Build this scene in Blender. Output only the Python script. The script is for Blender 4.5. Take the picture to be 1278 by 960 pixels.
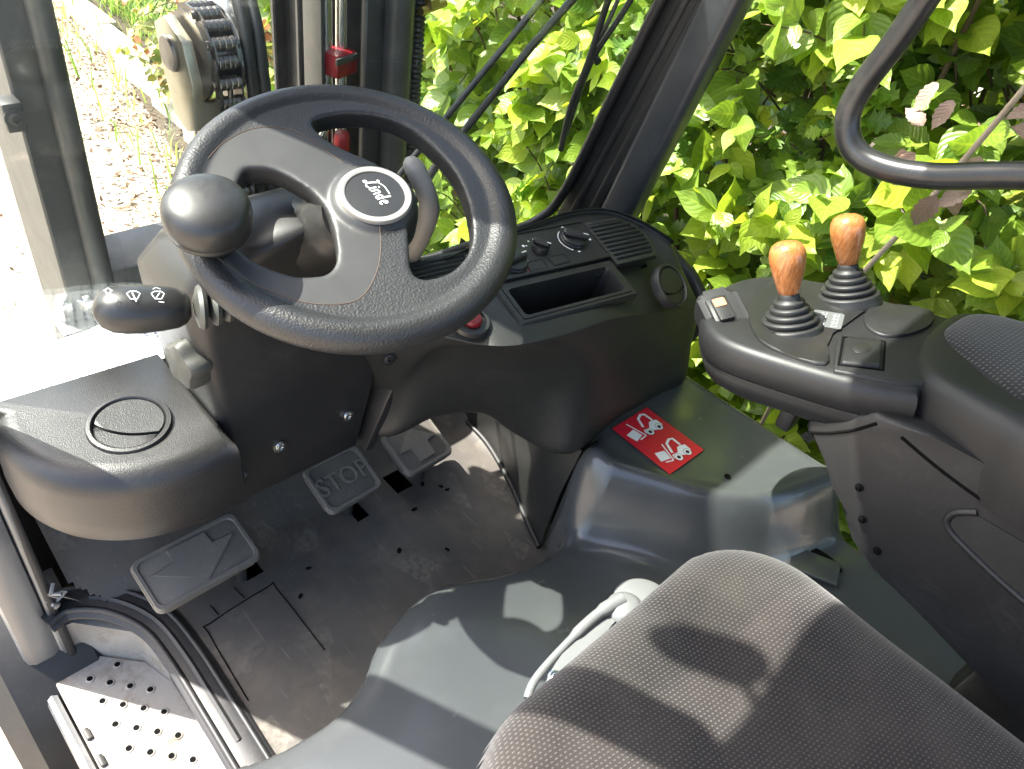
import bpy, bmesh, math, random
import numpy as np
from mathutils import Vector, Matrix, geometry, noise
random.seed(7); np.random.seed(7)
for o in list(bpy.data.objects): bpy.data.objects.remove(o)
S = bpy.context.scene
COL = S.collection
V = Vector

# ---------------------------------------------------------------- camera, sky, sun, exposure
cam_d = bpy.data.cameras.new('camera'); cam = bpy.data.objects.new('camera', cam_d); COL.objects.link(cam)
cam_d.sensor_fit = 'HORIZONTAL'; cam_d.angle = 2*math.atan(639/960); cam_d.clip_start = .02; cam_d.clip_end = 400
RIGHT = V((.71963614, -.67864442, .14685223)); UP = V((.36537884, .5499633, .75102508)); BACK = V((-.59044231, -.48680809, .64373578))
CAMP = V((-.48, 0, 1.10))
cam.matrix_world = Matrix(((RIGHT.x, UP.x, BACK.x, CAMP.x), (RIGHT.y, UP.y, BACK.y, CAMP.y), (RIGHT.z, UP.z, BACK.z, CAMP.z), (0, 0, 0, 1)))
S.camera = cam
SUNV = V((-.39, .59, 1)).normalized()
world = bpy.data.worlds.new('World'); S.world = world; world.use_nodes = True
wn = world.node_tree; wn.nodes.clear()
sky = wn.nodes.new('ShaderNodeTexSky'); sky.sky_type = 'NISHITA'; sky.sun_disc = False; sky.dust_density = 3.5; sky.ozone_density = .6
sky.sun_elevation = math.asin(SUNV.z); sky.sun_rotation = math.atan2(SUNV.x, SUNV.y)
bg = wn.nodes.new('ShaderNodeBackground'); bg.inputs['Strength'].default_value = .15
wo = wn.nodes.new('ShaderNodeOutputWorld')
wn.links.new(sky.outputs[0], bg.inputs[0]); wn.links.new(bg.outputs[0], wo.inputs[0])
sl = bpy.data.lights.new('sun', 'SUN'); sl.energy = 4.2; sl.angle = math.radians(.55); sl.color = (1, .955, .88)
sun = bpy.data.objects.new('sun', sl); COL.objects.link(sun); sun.location = SUNV*20
sun.rotation_euler = SUNV.to_track_quat('Z', 'Y').to_euler()
S.view_settings.view_transform = 'Standard'; S.view_settings.look = 'None'
S.view_settings.exposure = 2.35; S.view_settings.gamma = 1
S.render.film_transparent = False
S.cycles.max_bounces = 8; S.cycles.transparent_max_bounces = 12
S.cycles.sample_clamp_indirect = 6

# ---------------------------------------------------------------- materials
MATS = {}
class N:
    """small node helper"""
    def __init__(s, name):
        s.m = bpy.data.materials.new(name); s.m.use_nodes = True; s.t = s.m.node_tree; s.t.nodes.clear()
        s.out = s.t.nodes.new('ShaderNodeOutputMaterial'); MATS[name] = s.m
    def n(s, typ, **k):
        x = s.t.nodes.new('ShaderNode'+typ)
        for a, b in k.items():
            if a.startswith('_'): setattr(x, a[1:], b)
            else:
                i = x.inputs[int(a[1:])] if a[0] == 'i' and a[1:].isdigit() else x.inputs[a.replace('__', ' ')]
                if hasattr(b, 'is_output') or isinstance(b, bpy.types.NodeSocket): s.t.links.new(b, i)
                else: i.default_value = b
        return x
    def obj(s): return s.n('TexCoord').outputs['Object']
    def noise(s, scale, detail=3, rough=.55, vec=None): return s.n('TexNoise', Vector=vec or s.obj(), Scale=scale, Detail=detail, Roughness=rough).outputs['Fac']
    def ramp(s, fac, stops, interp='LINEAR'):
        r = s.n('ValToRGB', Fac=fac); r.color_ramp.interpolation = interp; e = r.color_ramp.elements
        while len(e) < len(stops): e.new(.5)
        for x, (p, c) in zip(e, stops): x.position = p; x.color = (c, c, c, 1) if isinstance(c, (int, float)) else (*c, 1)
        return r.outputs['Color']
    def mix(s, fac, a, b, blend='MIX'):
        x = s.n('Mix', _data_type='RGBA', _blend_type=blend)
        for idx, val in ((0, fac), (6, a), (7, b)):
            if isinstance(val, bpy.types.NodeSocket): s.t.links.new(val, x.inputs[idx])
            else: x.inputs[idx].default_value = val if idx == 0 else ((*val, 1) if len(val) == 3 else val)
        return x.outputs[2]
    def math(s, op, a, b=0., c=None):
        x = s.n('Math', _operation=op, i0=a, i1=b)
        if c is not None: x.inputs[2].default_value = c
        return x.outputs[0]
    def bump(s, h, strength, dist=.001, normal=None):
        b = s.n('Bump', Height=h, Strength=strength, Distance=dist)
        if normal: s.t.links.new(normal, b.inputs['Normal'])
        return b.outputs[0]
    def pbr(s, **k):
        p = s.n('BsdfPrincipled', **k); s.t.links.new(p.outputs[0], s.out.inputs[0]); return p

def plastic(name, col, rough=.5, grain=900, gs=.35, dust=.25, dustcol=(.16, .15, .13), spec=.5, voro=False, gd=.0006):
    m = N(name)
    d = m.ramp(m.noise(9, 6, .65), [(.42, 0.), (.72, 1.)])
    f = m.ramp(m.noise(160, 3), [(.45, .2), (.7, 1.)])
    dm = m.math('MULTIPLY', m.math('MULTIPLY', d, f), dust)
    speck = m.ramp(m.noise(420, 2), [(.735, 0.), (.76, 1.)])
    c = m.mix(dm, col, dustcol)
    c = m.mix(m.math('MULTIPLY', speck, dust*.8), c, tuple(min(1, x*1.6) for x in dustcol))
    scr = m.n('Mapping', Vector=m.obj(), Scale=(1, .07, .4), Rotation=(.3, .2, .7)).outputs[0]
    sc = m.ramp(m.noise(220, 2, .5, scr), [(.72, 0.), (.75, 1.)])
    c = m.mix(m.math('MULTIPLY', sc, dust*.35), c, dustcol)
    r = m.math('ADD', m.math('MULTIPLY', dm, .3), m.math('MULTIPLY_ADD', m.noise(25, 3), .14, rough-.07))
    if voro: h = m.n('TexVoronoi', Vector=m.obj(), Scale=grain, _feature='SMOOTH_F1').outputs['Distance']
    else: h = m.noise(grain, 2, .5)
    m.pbr(Base__Color=c, Roughness=r, Specular__IOR__Level=spec, Normal=m.bump(h, gs, gd))
    return m.m
def paint(name, col, rough=.3, metal=0., bump=.05, scale=40, dust=.15, dustcol=(.25, .24, .21), coat=0.):
    m = N(name)
    d = m.math('MULTIPLY', m.ramp(m.noise(14, 6, .7), [(.5, 0.), (.75, 1.)]), dust)
    c = m.mix(d, col, dustcol)
    r = m.math('ADD', m.math('MULTIPLY_ADD', m.noise(30, 4), .15, rough-.07), m.math('MULTIPLY', d, .6))
    m.pbr(Base__Color=c, Roughness=r, Metallic=metal, Coat__Weight=coat, Normal=m.bump(m.noise(scale, 3), bump, .002))
    return m.m
def flat(name, col, rough=.5, metal=0., **k):
    m = N(name); m.pbr(Base__Color=(*col, 1), Roughness=rough, Metallic=metal, **k); return m.m

plastic('dash_plastic', (.0165, .0170, .0155), .43, 650, .55, .16, (.11, .105, .09), gd=.0008)
plastic('column_plastic', (.018, .0175, .0170), .40, 900, .3, .22, (.11, .10, .09))
plastic('console_plastic', (.0150, .0143, .0140), .37, 700, .5, .16, (.12, .11, .10), gd=.0008)
plastic('smooth_plastic', (.0150, .0150, .0145), .38, 700, .08, .15, (.10, .10, .09))
plastic('arm_plastic', (.0125, .0125, .0130), .47, 1100, .25, .17, (.09, .086, .082), spec=.42)
plastic('rim_leather', (.0165, .0165, .0165), .42, 460, .42, .1, (.10, .10, .09), voro=True, gd=.0010)
plastic('cover_plastic', (.027, .0265, .026), .48, 1000, .14, .12, (.11, .11, .10))
plastic('rubber', (.013, .013, .013), .5, 500, .15, .25, (.10, .10, .09))
plastic('lever_grey', (.19, .18, .16), .5, 900, .2, .2, (.16, .15, .13))
plastic('grey_knob', (.044, .044, .038), .5, 900, .2, .3, (.14, .13, .11))
plastic('pedal_base', (.078, .072, .062), .6, 500, .3, .8, (.16, .14, .11))
plastic('pedal_rubber', (.125, .115, .097), .6, 500, .3, .9, (.22, .19, .15))
plastic('seal_rubber', (.014, .0145, .016), .52, 600, .1, .3, (.14, .12, .10))
plastic('dark_void', (.004, .004, .004), .9, 500, .1, .02, spec=.05)
paint('green_paint', (.056, .0605, .0625), .23, 0, .04, 22, .05, (.22, .22, .20), .15)
paint('pillar_paint', (.024, .028, .033), .33, 0, .05, 60, .1)
paint('bar_paint', (.018, .018, .019), .3, 0, .04, 80, .15)
paint('steel_dark', (.05, .05, .048), .42, .3, .1, 60, .35, (.2, .18, .15))
paint('steel_post', (.19, .195, .20), .36, .55, .1, 60, .45, (.33, .31, .28))
paint('chrome', (.62, .62, .6), .22, 1., .05, 60, .1)
paint('zinc', (.40, .37, .28), .38, .85, .15, 90, .3, (.3, .25, .17))
paint('chain_steel', (.16, .145, .13), .33, .9, .15, 150, .4, (.06, .05, .04))
paint('step_plate', (.26, .25, .23), .45, .25, .2, 130, 1., (.13, .10, .065))
paint('handle_grey', (.16, .165, .165), .4, .1, .15, 350, .15, (.2, .2, .2))
flat('white_ink', (.78, .78, .76), .6)
flat('badge_ring', (.34, .32, .29), .35, .5)
flat('sticker_red', (.62, .012, .035), .35)
flat('sticker_white', (.8, .8, .8), .4)
flat('sticker_edge', (.03, .02, .02), .5)
flat('red_plastic', (.20, .010, .014), .35)
flat('orange_lens', (.75, .25, .11), .4)
flat('seam_thread', (.085, .05, .03), .7)
flat('brass', (.45, .33, .12), .35, .9)
flat('label_grey', (.11, .115, .115), .5)
def mat_wood():
    m = N('wood'); mp = m.n('Mapping', Vector=m.obj(), Scale=(6, 6, 1.1)).outputs[0]
    w = m.noise(60, 5, .65, mp)
    c = m.ramp(w, [(.3, (.22, .070, .018)), (.5, (.38, .14, .040)), (.68, (.50, .21, .070))])
    wear = m.ramp(m.noise(48, 4, .6), [(.64, 0.), (.72, 1.)])
    c = m.mix(m.math('MULTIPLY', wear, .6), c, (.10, .06, .045))
    m.pbr(Base__Color=c, Roughness=.3, Coat__Weight=.35, Coat__Roughness=.15, Normal=m.bump(w, .1, .001))
mat_wood()
def mat_fabric(name, fx, fy, dark, light, amt=1.):
    m = N(name); sx = m.n('SeparateXYZ', Vector=m.n('Mapping', Vector=m.obj(), Rotation=(0, 0, .12)).outputs[0])
    row = m.math('MULTIPLY', sx.outputs[1], fy)
    ri = m.math('FLOOR', row); off = m.math('MULTIPLY', m.math('FLOORED_MODULO', ri, 2.), .5)
    cx = m.math('FRACT', m.math('ADD', m.math('MULTIPLY', sx.outputs[0], fx), off))
    cy = m.math('FRACT', row)
    dx = m.math('ABSOLUTE', m.math('SUBTRACT', cx, .5)); dy = m.math('ABSOLUTE', m.math('SUBTRACT', cy, .5))
    dd = m.math('SQRT', m.math('ADD', m.math('POWER', m.math('MULTIPLY', dx, 1.2), 2.), m.math('POWER', m.math('MULTIPLY', dy, 1.7), 2.)))
    dot = m.ramp(m.math('ADD', dd, m.math('MULTIPLY', m.math('SUBTRACT', m.noise(700, 2), .5), .3)), [(.16, 1.), (.42, 0.)])
    col = m.mix(m.math('MULTIPLY', dot, amt), dark, light)
    col = m.mix(m.math('MULTIPLY', m.ramp(m.noise(7, 5), [(.4, 0.), (.75, 1.)]), .25), col, (.12, .105, .09))
    lint = m.ramp(m.noise(150, 2), [(.77, 0.), (.785, 1.)])
    col = m.mix(m.math('MULTIPLY', lint, .35), col, (.4, .38, .35))
    b = m.bump(dot, .7, .0011)
    m.pbr(Base__Color=col, Roughness=.92, Specular__IOR__Level=.15, Sheen__Weight=.25, Sheen__Roughness=.5, Normal=m.bump(m.noise(1600, 2), .5, .0006, b))
mat_fabric('seat_fabric', 200., 240., (.0120, .0102, .0096), (.050, .043, .039))
mat_fabric('arm_mesh', 170., 210., (.008, .008, .008), (.060, .055, .050))
def mat_floor():
    m = N('floor_rubber')
    big = m.ramp(m.noise(3.4, 5, .6), [(.35, 0.), (.7, 1.)])
    c = m.mix(m.math('MULTIPLY', big, .6), (.052, .049, .045), (.125, .109, .090))
    mid = m.ramp(m.noise(13, 6, .7), [(.48, 0.), (.62, 1.)])
    c = m.mix(m.math('MULTIPLY', mid, .4), c, (.115, .097, .074))
    v = m.n('TexVoronoi', Vector=m.n('Mapping', Vector=m.obj(), Scale=(1, .55, 1), Rotation=(0, 0, .5)).outputs[0], Scale=26., Randomness=1.)
    sel = m.n('SeparateColor', Color=v.outputs['Color']).outputs[0]
    sm = m.math('MULTIPLY', m.ramp(sel, [(.66, 0.), (.7, 1.)]), m.ramp(m.noise(5, 2), [(.5, 0.), (.6, 1.)]))
    sm = m.math('MULTIPLY', sm, m.ramp(m.noise(90, 4), [(.35, 0.), (.6, 1.)]))
    c = m.mix(m.math('MULTIPLY', sm, .55), c, (.17, .15, .12))
    scr = m.n('Mapping', Vector=m.obj(), Scale=(1, .06, 1), Rotation=(0, 0, -.6)).outputs[0]
    c = m.mix(m.math('MULTIPLY', m.ramp(m.noise(160, 2, .5, scr), [(.66, 0.), (.7, 1.)]), .25), c, (.2, .18, .15))
    c = m.mix(m.math('MULTIPLY', m.ramp(m.noise(300, 2), [(.72, 0.), (.75, 1.)]), .5), c, (.24, .21, .17))
    m.pbr(Base__Color=c, Roughness=m.math('MULTIPLY_ADD', m.noise(20, 4), .25, .5), Normal=m.bump(m.noise(600, 3), .3, .0006))
mat_floor()
def mat_glass():
    m = N('glass'); t = m.n('BsdfTransparent', Color=(.93, .955, .94, 1)); g = m.n('BsdfGlossy', Roughness=.012, Color=(.95, .97, .97, 1))
    fc = m.n('LayerWeight', Blend=.5).outputs['Facing']
    fr = m.math('MULTIPLY_ADD', m.math('POWER', fc, 5.), .9, .045)
    x = m.n('MixShader', Fac=fr, i1=t.outputs[0], i2=g.outputs[0])
    m.t.links.new(x.outputs[0], m.out.inputs[0])
mat_glass()
def mat_paper():
    m = N('paper'); uv = m.n('TexCoord').outputs['Object']
    s = m.n('SeparateXYZ', Vector=uv)
    line = m.ramp(m.math('FRACT', m.math('MULTIPLY', s.outputs[0], 85.)), [(.0, 0.), (.5, 0.), (.56, 1.), (.82, 1.), (.88, 0.)])
    word = m.ramp(m.noise(1., 2, .6, m.n('Mapping', Vector=uv, Scale=(85, 330, 1)).outputs[0]), [(.46, 0.), (.5, 1.)])
    block = m.ramp(m.noise(16, 1), [(.42, 0.), (.46, 1.)])
    k = m.math('MULTIPLY', m.math('MULTIPLY', line, word), block)
    m.pbr(Base__Color=m.mix(m.math('MULTIPLY', k, .85), (.80, .80, .82), (.06, .06, .12)), Roughness=.75, Normal=m.bump(m.noise(26, 3), .5, .004))
mat_paper()
def mat_leaf(name, c_dark, c_mid, c_light, tr, nv=7., straight=False, brown=None):
    m = N(name)
    uv = m.n('UVMap').outputs[0]; s = m.n('SeparateXYZ', Vector=uv)
    u = m.math('ABSOLUTE', m.math('MULTIPLY_ADD', s.outputs[0], 2., -1.)); v = s.outputs[1]
    slope = m.math('MULTIPLY', u, .22 if straight else .34)
    if not straight: slope = m.math('MULTIPLY', m.math('POWER', u, 1.5), .42)
    ph = m.math('FRACT', m.math('MULTIPLY', m.math('SUBTRACT', v, slope), nv))
    ve = m.math('ABSOLUTE', m.math('SUBTRACT', ph, .5))
    vein = m.ramp(ve, [(.0, 1.), (.10, .25), (.2, 0.)])
    mid = m.ramp(u, [(.0, 1.), (.05, 1.), (.1, 0.)])
    vm = m.math('MAXIMUM', vein, mid)
    rnd = m.n('ObjectInfo').outputs['Random']; at = m.n('Attribute', _attribute_name='tint').outputs['Fac']
    k = m.math('FRACT', m.math('ADD', at, m.math('MULTIPLY', rnd, .35)))
    col = m.ramp(k, [(.0, c_dark), (.5, c_mid), (1., c_light)])
    if brown: col = m.mix(m.ramp(k, [(.80, 0.), (.86, 1.)]), col, brown)
    col = m.mix(m.math('MULTIPLY', m.ramp(m.noise(60, 3), [(.55, 0.), (.8, 1.)]), .3), col, tuple(x*.6 for x in c_mid))
    col = m.mix(m.math('MULTIPLY', vm, .14), col, tuple(min(1, x*1.5+.02) for x in c_light))
    pillow = m.math('MULTIPLY', ve, 2.)
    p = m.n('BsdfPrincipled', Base__Color=col, Roughness=.42, Specular__IOR__Level=.4, Normal=m.bump(pillow, .35, .0016))
    tc = m.mix(1., col, (tr[0], tr[1], tr[2]), 'MULTIPLY')
    t = m.n('BsdfTranslucent', Color=tc, Normal=m.bump(pillow, .2, .0015))
    a = m.n('AddShader', i0=p.outputs[0], i1=t.outputs[0])
    m.t.links.new(a.outputs[0], m.out.inputs[0])
mat_leaf('dogwood_leaf', (.040, .088, .013), (.112, .175, .019), (.265, .310, .033), (1.3, 1.25, .65), 6.)
mat_leaf('hornbeam_leaf', (.038, .082, .013), (.095, .152, .019), (.220, .245, .038), (1.25, 1.2, .65), 11., True, (.20, .105, .035))
mat_leaf('hawthorn_leaf', (.038, .090, .015), (.080, .145, .019), (.165, .225, .030), (1.25, 1.2, .65), 5., True)
mat_leaf('bramble_leaf', (.045, .085, .018), (.10, .13, .03), (.19, .19, .045), (1.1, 1.0, .7), 8., True, (.22, .09, .04))
mat_leaf('dead_leaf', (.15, .095, .070), (.19, .13, .10), (.24, .18, .14), (.6, .5, .4), 8., True)
paint('bark', (.11, .075, .045), .8, 0, .6, 120, .3)
paint('pale_bark', (.33, .27, .19), .8, 0, .5, 120, .3)
def mat_ground():
    m = N('ground_gravel')
    v = m.n('TexVoronoi', Vector=m.obj(), Scale=55.).outputs['Distance']
    c = m.ramp(m.noise(70, 4, .7), [(.3, (.34, .285, .22)), (.55, (.48, .425, .34)), (.75, (.60, .55, .47))])
    c = m.mix(m.ramp(m.noise(2.2, 5, .65), [(.45, 0.), (.65, .7)]), c, (.24, .15, .085))
    m.pbr(Base__Color=c, Roughness=.9, Normal=m.bump(m.math('ADD', v, m.noise(25, 4)), .8, .01))
    m = N('kerb_stone'); m.pbr(Base__Color=m.ramp(m.noise(30, 5), [(.3, (.42, .37, .30)), (.7, (.62, .58, .50))]), Roughness=.9, Normal=m.bump(m.noise(60, 4), .5, .006))
    m = N('soil'); m.pbr(Base__Color=m.ramp(m.noise(9, 6, .7), [(.3, (.03, .024, .016)), (.7, (.085, .062, .038))]), Roughness=.95, Normal=m.bump(m.noise(40, 4), .8, .02))
    m = N('grass_blade'); at = m.n('Attribute', _attribute_name='tint').outputs['Fac']
    col = m.ramp(at, [(0., (.07, .13, .02)), (.6, (.14, .22, .03)), (1., (.26, .27, .08))])
    p = m.n('BsdfPrincipled', Base__Color=col, Roughness=.5); t = m.n('BsdfTranslucent', Color=col); a = m.n('AddShader', i0=p.outputs[0], i1=t.outputs[0])
    m.t.links.new(a.outputs[0], m.out.inputs[0])
    m = N('litter'); at = m.n('Attribute', _attribute_name='tint').outputs['Fac']
    m.pbr(Base__Color=m.ramp(at, [(0., (.17, .10, .06)), (.5, (.30, .20, .125)), (1., (.46, .36, .26))]), Roughness=.85)
mat_ground()

# ---------------------------------------------------------------- mesh helpers
GZ = -.65                                   # ground level; the cab floor is z = 0
def link(name, me, mat, parent=None, smooth=True):
    o = bpy.data.objects.new(name, me); COL.objects.link(o)
    if mat: me.materials.append(MATS[mat] if isinstance(mat, str) else mat)
    if smooth: me.polygons.foreach_set('use_smooth', [True]*len(me.polygons))
    if parent is not None:
        o.parent = parent
        if parent.type == 'EMPTY': o.matrix_parent_inverse = Matrix.Translation(-parent.location)
    return o
def mk(name, vs, fs, mat, parent=None, smooth=True):
    me = bpy.data.meshes.new(name); me.from_pydata([tuple(v) for v in vs], [], fs); me.update()
    return link(name, me, mat, parent, smooth)
def from_bm(name, bm, mat, parent=None, smooth=True, auto=None):
    bmesh.ops.recalc_face_normals(bm, faces=bm.faces)
    me = bpy.data.meshes.new(name); bm.to_mesh(me); bm.free()
    o = link(name, me, mat, parent, smooth)
    if auto: sharp(o, auto)
    return o
def sharp(o, deg=35):
    me = o.data; bm = bmesh.new(); bm.from_mesh(me); a = math.radians(deg)
    for e in bm.edges:
        if len(e.link_faces) == 2 and e.calc_face_angle(0) > a: e.smooth = False
    bm.to_mesh(me); bm.free()
def frame(origin, z, x=(1, 0, 0)):
    z = V(z).normalized(); x = V(x)
    if abs(x.normalized().dot(z)) > .99: x = V((0, 1, 0))
    x = (x - z*x.dot(z)).normalized(); y = z.cross(x)
    return Matrix(((x.x, y.x, z.x, origin[0]), (x.y, y.y, z.y, origin[1]), (x.z, y.z, z.z, origin[2]), (0, 0, 0, 1)))
def spline(pts, k=6, closed=False):
    P = [V(p) for p in pts]; n = len(P); out = []
    rng = range(n if closed else n-1)
    for i in rng:
        p0 = P[(i-1) % n] if closed or i > 0 else P[0]; p1 = P[i]; p2 = P[(i+1) % n]; p3 = P[(i+2) % n] if closed or i+2 < n else P[-1]
        for j in range(k):
            t = j/k
            out.append(.5*((2*p1)+(p2-p0)*t+(2*p0-5*p1+4*p2-p3)*t*t+(3*p1-p0-3*p2+p3)*t**3))
    if not closed: out.append(P[-1])
    return out
def tube_geo(pts, r, seg=12, closed=False, sq=1., upv=None):
    P = [V(p) for p in pts]; n = len(P); vs = []; fs = []
    rr = r if isinstance(r, (list, tuple)) else [r]*n
    prev = None
    for i in range(n):
        t = (P[(i+1) % n]-P[i-1]) if closed or 0 < i < n-1 else (P[1]-P[0] if i == 0 else P[-1]-P[-2])
        t.normalize()
        if prev is None:
            u = V(upv) if upv else (V((0, 0, 1)) if abs(t.z) < .9 else V((1, 0, 0)))
        else: u = prev
        u = (u-t*u.dot(t)).normalized(); prev = u; w = t.cross(u)
        for k in range(seg):
            a = 2*math.pi*k/seg
            vs.append(P[i]+u*math.cos(a)*rr[i]*sq+w*math.sin(a)*rr[i])
    m = n if closed else n-1
    for i in range(m):
        for k in range(seg):
            a = i*seg+k; b = i*seg+(k+1) % seg; c = ((i+1) % n)*seg+(k+1) % seg; d = ((i+1) % n)*seg+k
            fs.append((a, b, c, d))
    if not closed: fs.append(tuple(range(seg))[::-1]); fs.append(tuple(range((n-1)*seg, n*seg)))
    return vs, fs
def tube(name, pts, r, mat, parent, seg=12, closed=False, sq=1., upv=None):
    vs, fs = tube_geo(pts, r, seg, closed, sq, upv)
    o = mk(name, vs, fs, mat, parent); sharp(o, 50); return o
def lathe_geo(prof, M, seg=40, sx=1., sy=1., lobes=None):
    vs = []; fs = []
    for r, z in prof:
        for k in range(seg):
            a = 2*math.pi*k/seg; q = r*(1+(lobes[1]*math.cos(lobes[0]*a) if lobes else 0))
            vs.append(M @ V((q*math.cos(a)*sx, q*math.sin(a)*sy, z)))
    for i in range(len(prof)-1):
        for k in range(seg): fs.append((i*seg+k, i*seg+(k+1) % seg, (i+1)*seg+(k+1) % seg, (i+1)*seg+k))
    fs.append(tuple(range(seg))[::-1]); fs.append(tuple(range((len(prof)-1)*seg, len(prof)*seg)))
    return vs, fs
def lathe(name, prof, M, mat, parent, seg=40, sx=1., sy=1., lobes=None, ang=40):
    o = mk(name, *lathe_geo(prof, M, seg, sx, sy, lobes), mat, parent); sharp(o, ang); return o
def prism_bm(poly, M, d, bevel=0., segs=2, bm=None, only_top=False):
    bm = bm or bmesh.new()
    lo = [bm.verts.new(M @ V((p[0], p[1], 0))) for p in poly]; hi = [bm.verts.new(M @ V((p[0], p[1], d))) for p in poly]
    n = len(poly); fb = bm.faces.new(lo[::-1]); ft = bm.faces.new(hi); sd = []
    for i in range(n): sd.append(bm.faces.new((lo[i], lo[(i+1) % n], hi[(i+1) % n], hi[i])))
    if bevel:
        es = set(ft.edges) if only_top else set(ft.edges) | set(fb.edges)
        for i in range(n):
            e = bm.edges.get((lo[i], hi[i])); v1 = V((*poly[i], 0))-V((*poly[i-1], 0)); v2 = V((*poly[(i+1) % n], 0))-V((*poly[i], 0))
            if v1.length and v2.length and v1.angle(v2) > .5: es.add(e)
        bmesh.ops.bevel(bm, geom=list(es), offset=bevel, segments=segs, affect='EDGES', profile=.5, clamp_overlap=True)
    return bm
def prism(name, poly, M, d, mat, parent, bevel=0., segs=2, only_top=False, ang=38):
    return from_bm(name, prism_bm(poly, M, d, bevel, segs, None, only_top), mat, parent, True, ang)
def rrect(w, h, r, k=5, cx=0, cy=0):
    out = []
    for sx, sy, a0 in ((1, 1, 0), (-1, 1, 90), (-1, -1, 180), (1, -1, 270)):
        for i in range(k+1):
            a = math.radians(a0+90*i/k); out.append((cx+sx*(w/2-r)+r*math.cos(a), cy+sy*(h/2-r)+r*math.sin(a)))
    return out
def box(name, c, s, mat, parent, bevel=.002, z=(0, 0, 1), x=(1, 0, 0), segs=2):
    M = frame(c, z, x) @ Matrix.Translation((0, 0, -s[2]/2))
    return prism(name, [(-s[0]/2, -s[1]/2), (s[0]/2, -s[1]/2), (s[0]/2, s[1]/2), (-s[0]/2, s[1]/2)], M, s[2], mat, parent, bevel, segs)
def bar(name, a, b, w, h, mat, parent, bevel=.004, x=(1, 0, 0)):
    a = V(a); b = V(b); M = frame(a, b-a, x)
    return prism(name, [(-w/2, -h/2), (w/2, -h/2), (w/2, h/2), (-w/2, h/2)], M, (b-a).length, mat, parent, bevel)
def ribbon(pts, w, lift=0., M=None):
    """flat stroke in local xy; w scalar or list of widths"""
    P = [V((p[0], p[1], 0)) for p in pts]; n = len(P); vs = []; ww = w if isinstance(w, (list, tuple)) else [w]*n
    for i in range(n):
        t = (P[min(i+1, n-1)]-P[max(i-1, 0)]).normalized(); q = V((-t.y, t.x, 0))*ww[i]/2
        vs += [P[i]+q+V((0, 0, lift)), P[i]-q+V((0, 0, lift))]
    if M: vs = [M @ v for v in vs]
    return vs, [(2*i, 2*i+1, 2*i+3, 2*i+2) for i in range(n-1)]
def join_geo(parts):
    vs = []; fs = []
    for a, b in parts:
        o = len(vs); vs += list(a); fs += [tuple(i+o for i in f) for f in b]
    return vs, fs
def disc_geo(c, r, M, seg=24, lift=0.):
    return [M @ V((c[0]+r*math.cos(2*math.pi*k/seg), c[1]+r*math.sin(2*math.pi*k/seg), lift)) for k in range(seg)], [tuple(range(seg))]
def ring_geo(c, r0, r1, M, lift=0., a0=0., a1=360., seg=32):
    vs = []; 
    for k in range(seg+1):
        a = math.radians(a0+(a1-a0)*k/seg)
        for r in (r0, r1): vs.append(M @ V((c[0]+r*math.cos(a), c[1]+r*math.sin(a), lift)))
    return vs, [(2*i, 2*i+1, 2*i+3, 2*i+2) for i in range(seg)]
def rot2(p, a): return (p[0]*math.cos(a)-p[1]*math.sin(a), p[0]*math.sin(a)+p[1]*math.cos(a))
def in_poly(x, y, poly):
    c = False; n = len(poly); j = n-1
    for i in range(n):
        if (poly[i][1] > y) != (poly[j][1] > y) and x < (poly[j][0]-poly[i][0])*(y-poly[i][1])/(poly[j][1]-poly[i][1])+poly[i][0]: c = not c
        j = i
    return c
def sdf(X, Y, poly):
    """signed distance to a polygon, positive inside (numpy arrays)"""
    P = np.array(poly); d = np.full(X.shape, 1e9); ins = np.zeros(X.shape, bool); n = len(P)
    for i in range(n):
        a = P[i]; b = P[(i+1) % n]; ab = b-a
        t = np.clip(((X-a[0])*ab[0]+(Y-a[1])*ab[1])/(ab@ab), 0, 1)
        d = np.minimum(d, np.hypot(X-a[0]-t*ab[0], Y-a[1]-t*ab[1]))
        c = (a[1] > Y) != (b[1] > Y)
        with np.errstate(divide='ignore', invalid='ignore'): xx = (b[0]-a[0])*(Y-a[1])/(b[1]-a[1])+a[0]
        ins ^= c & (X < xx)
    return np.where(ins, d, -d)
def sstep(a, b, x): t = np.clip((x-a)/(b-a), 0, 1); return t*t*(3-2*t)
def evaluated(o):
    dg = bpy.context.evaluated_depsgraph_get(); dg.update(); me = bpy.data.meshes.new_from_object(o.evaluated_get(dg)); return me
def text_geo(body, size, ext, M, shear=0., space=1.):
    cu = bpy.data.curves.new('tmp', 'FONT'); cu.body = body; cu.size = size; cu.extrude = ext; cu.shear = shear; cu.space_character = space
    cu.align_x = 'CENTER'; cu.align_y = 'CENTER'; cu.resolution_u = 4
    o = bpy.data.objects.new('tmp', cu); COL.objects.link(o); me = evaluated(o)
    vs = [M @ v.co for v in me.vertices]; fs = [tuple(p.vertices) for p in me.polygons]
    bpy.data.objects.remove(o); bpy.data.curves.remove(cu); bpy.data.meshes.remove(me); return vs, fs
def tag(o, label, cat, group=None, kind=None):
    o['label'] = label; o['category'] = cat
    if group: o['group'] = group
    if kind: o['kind'] = kind
    return o
def empty(name, loc):
    o = bpy.data.objects.new(name, None); COL.objects.link(o); o.location = loc; o.empty_display_size = .1; return o

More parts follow.
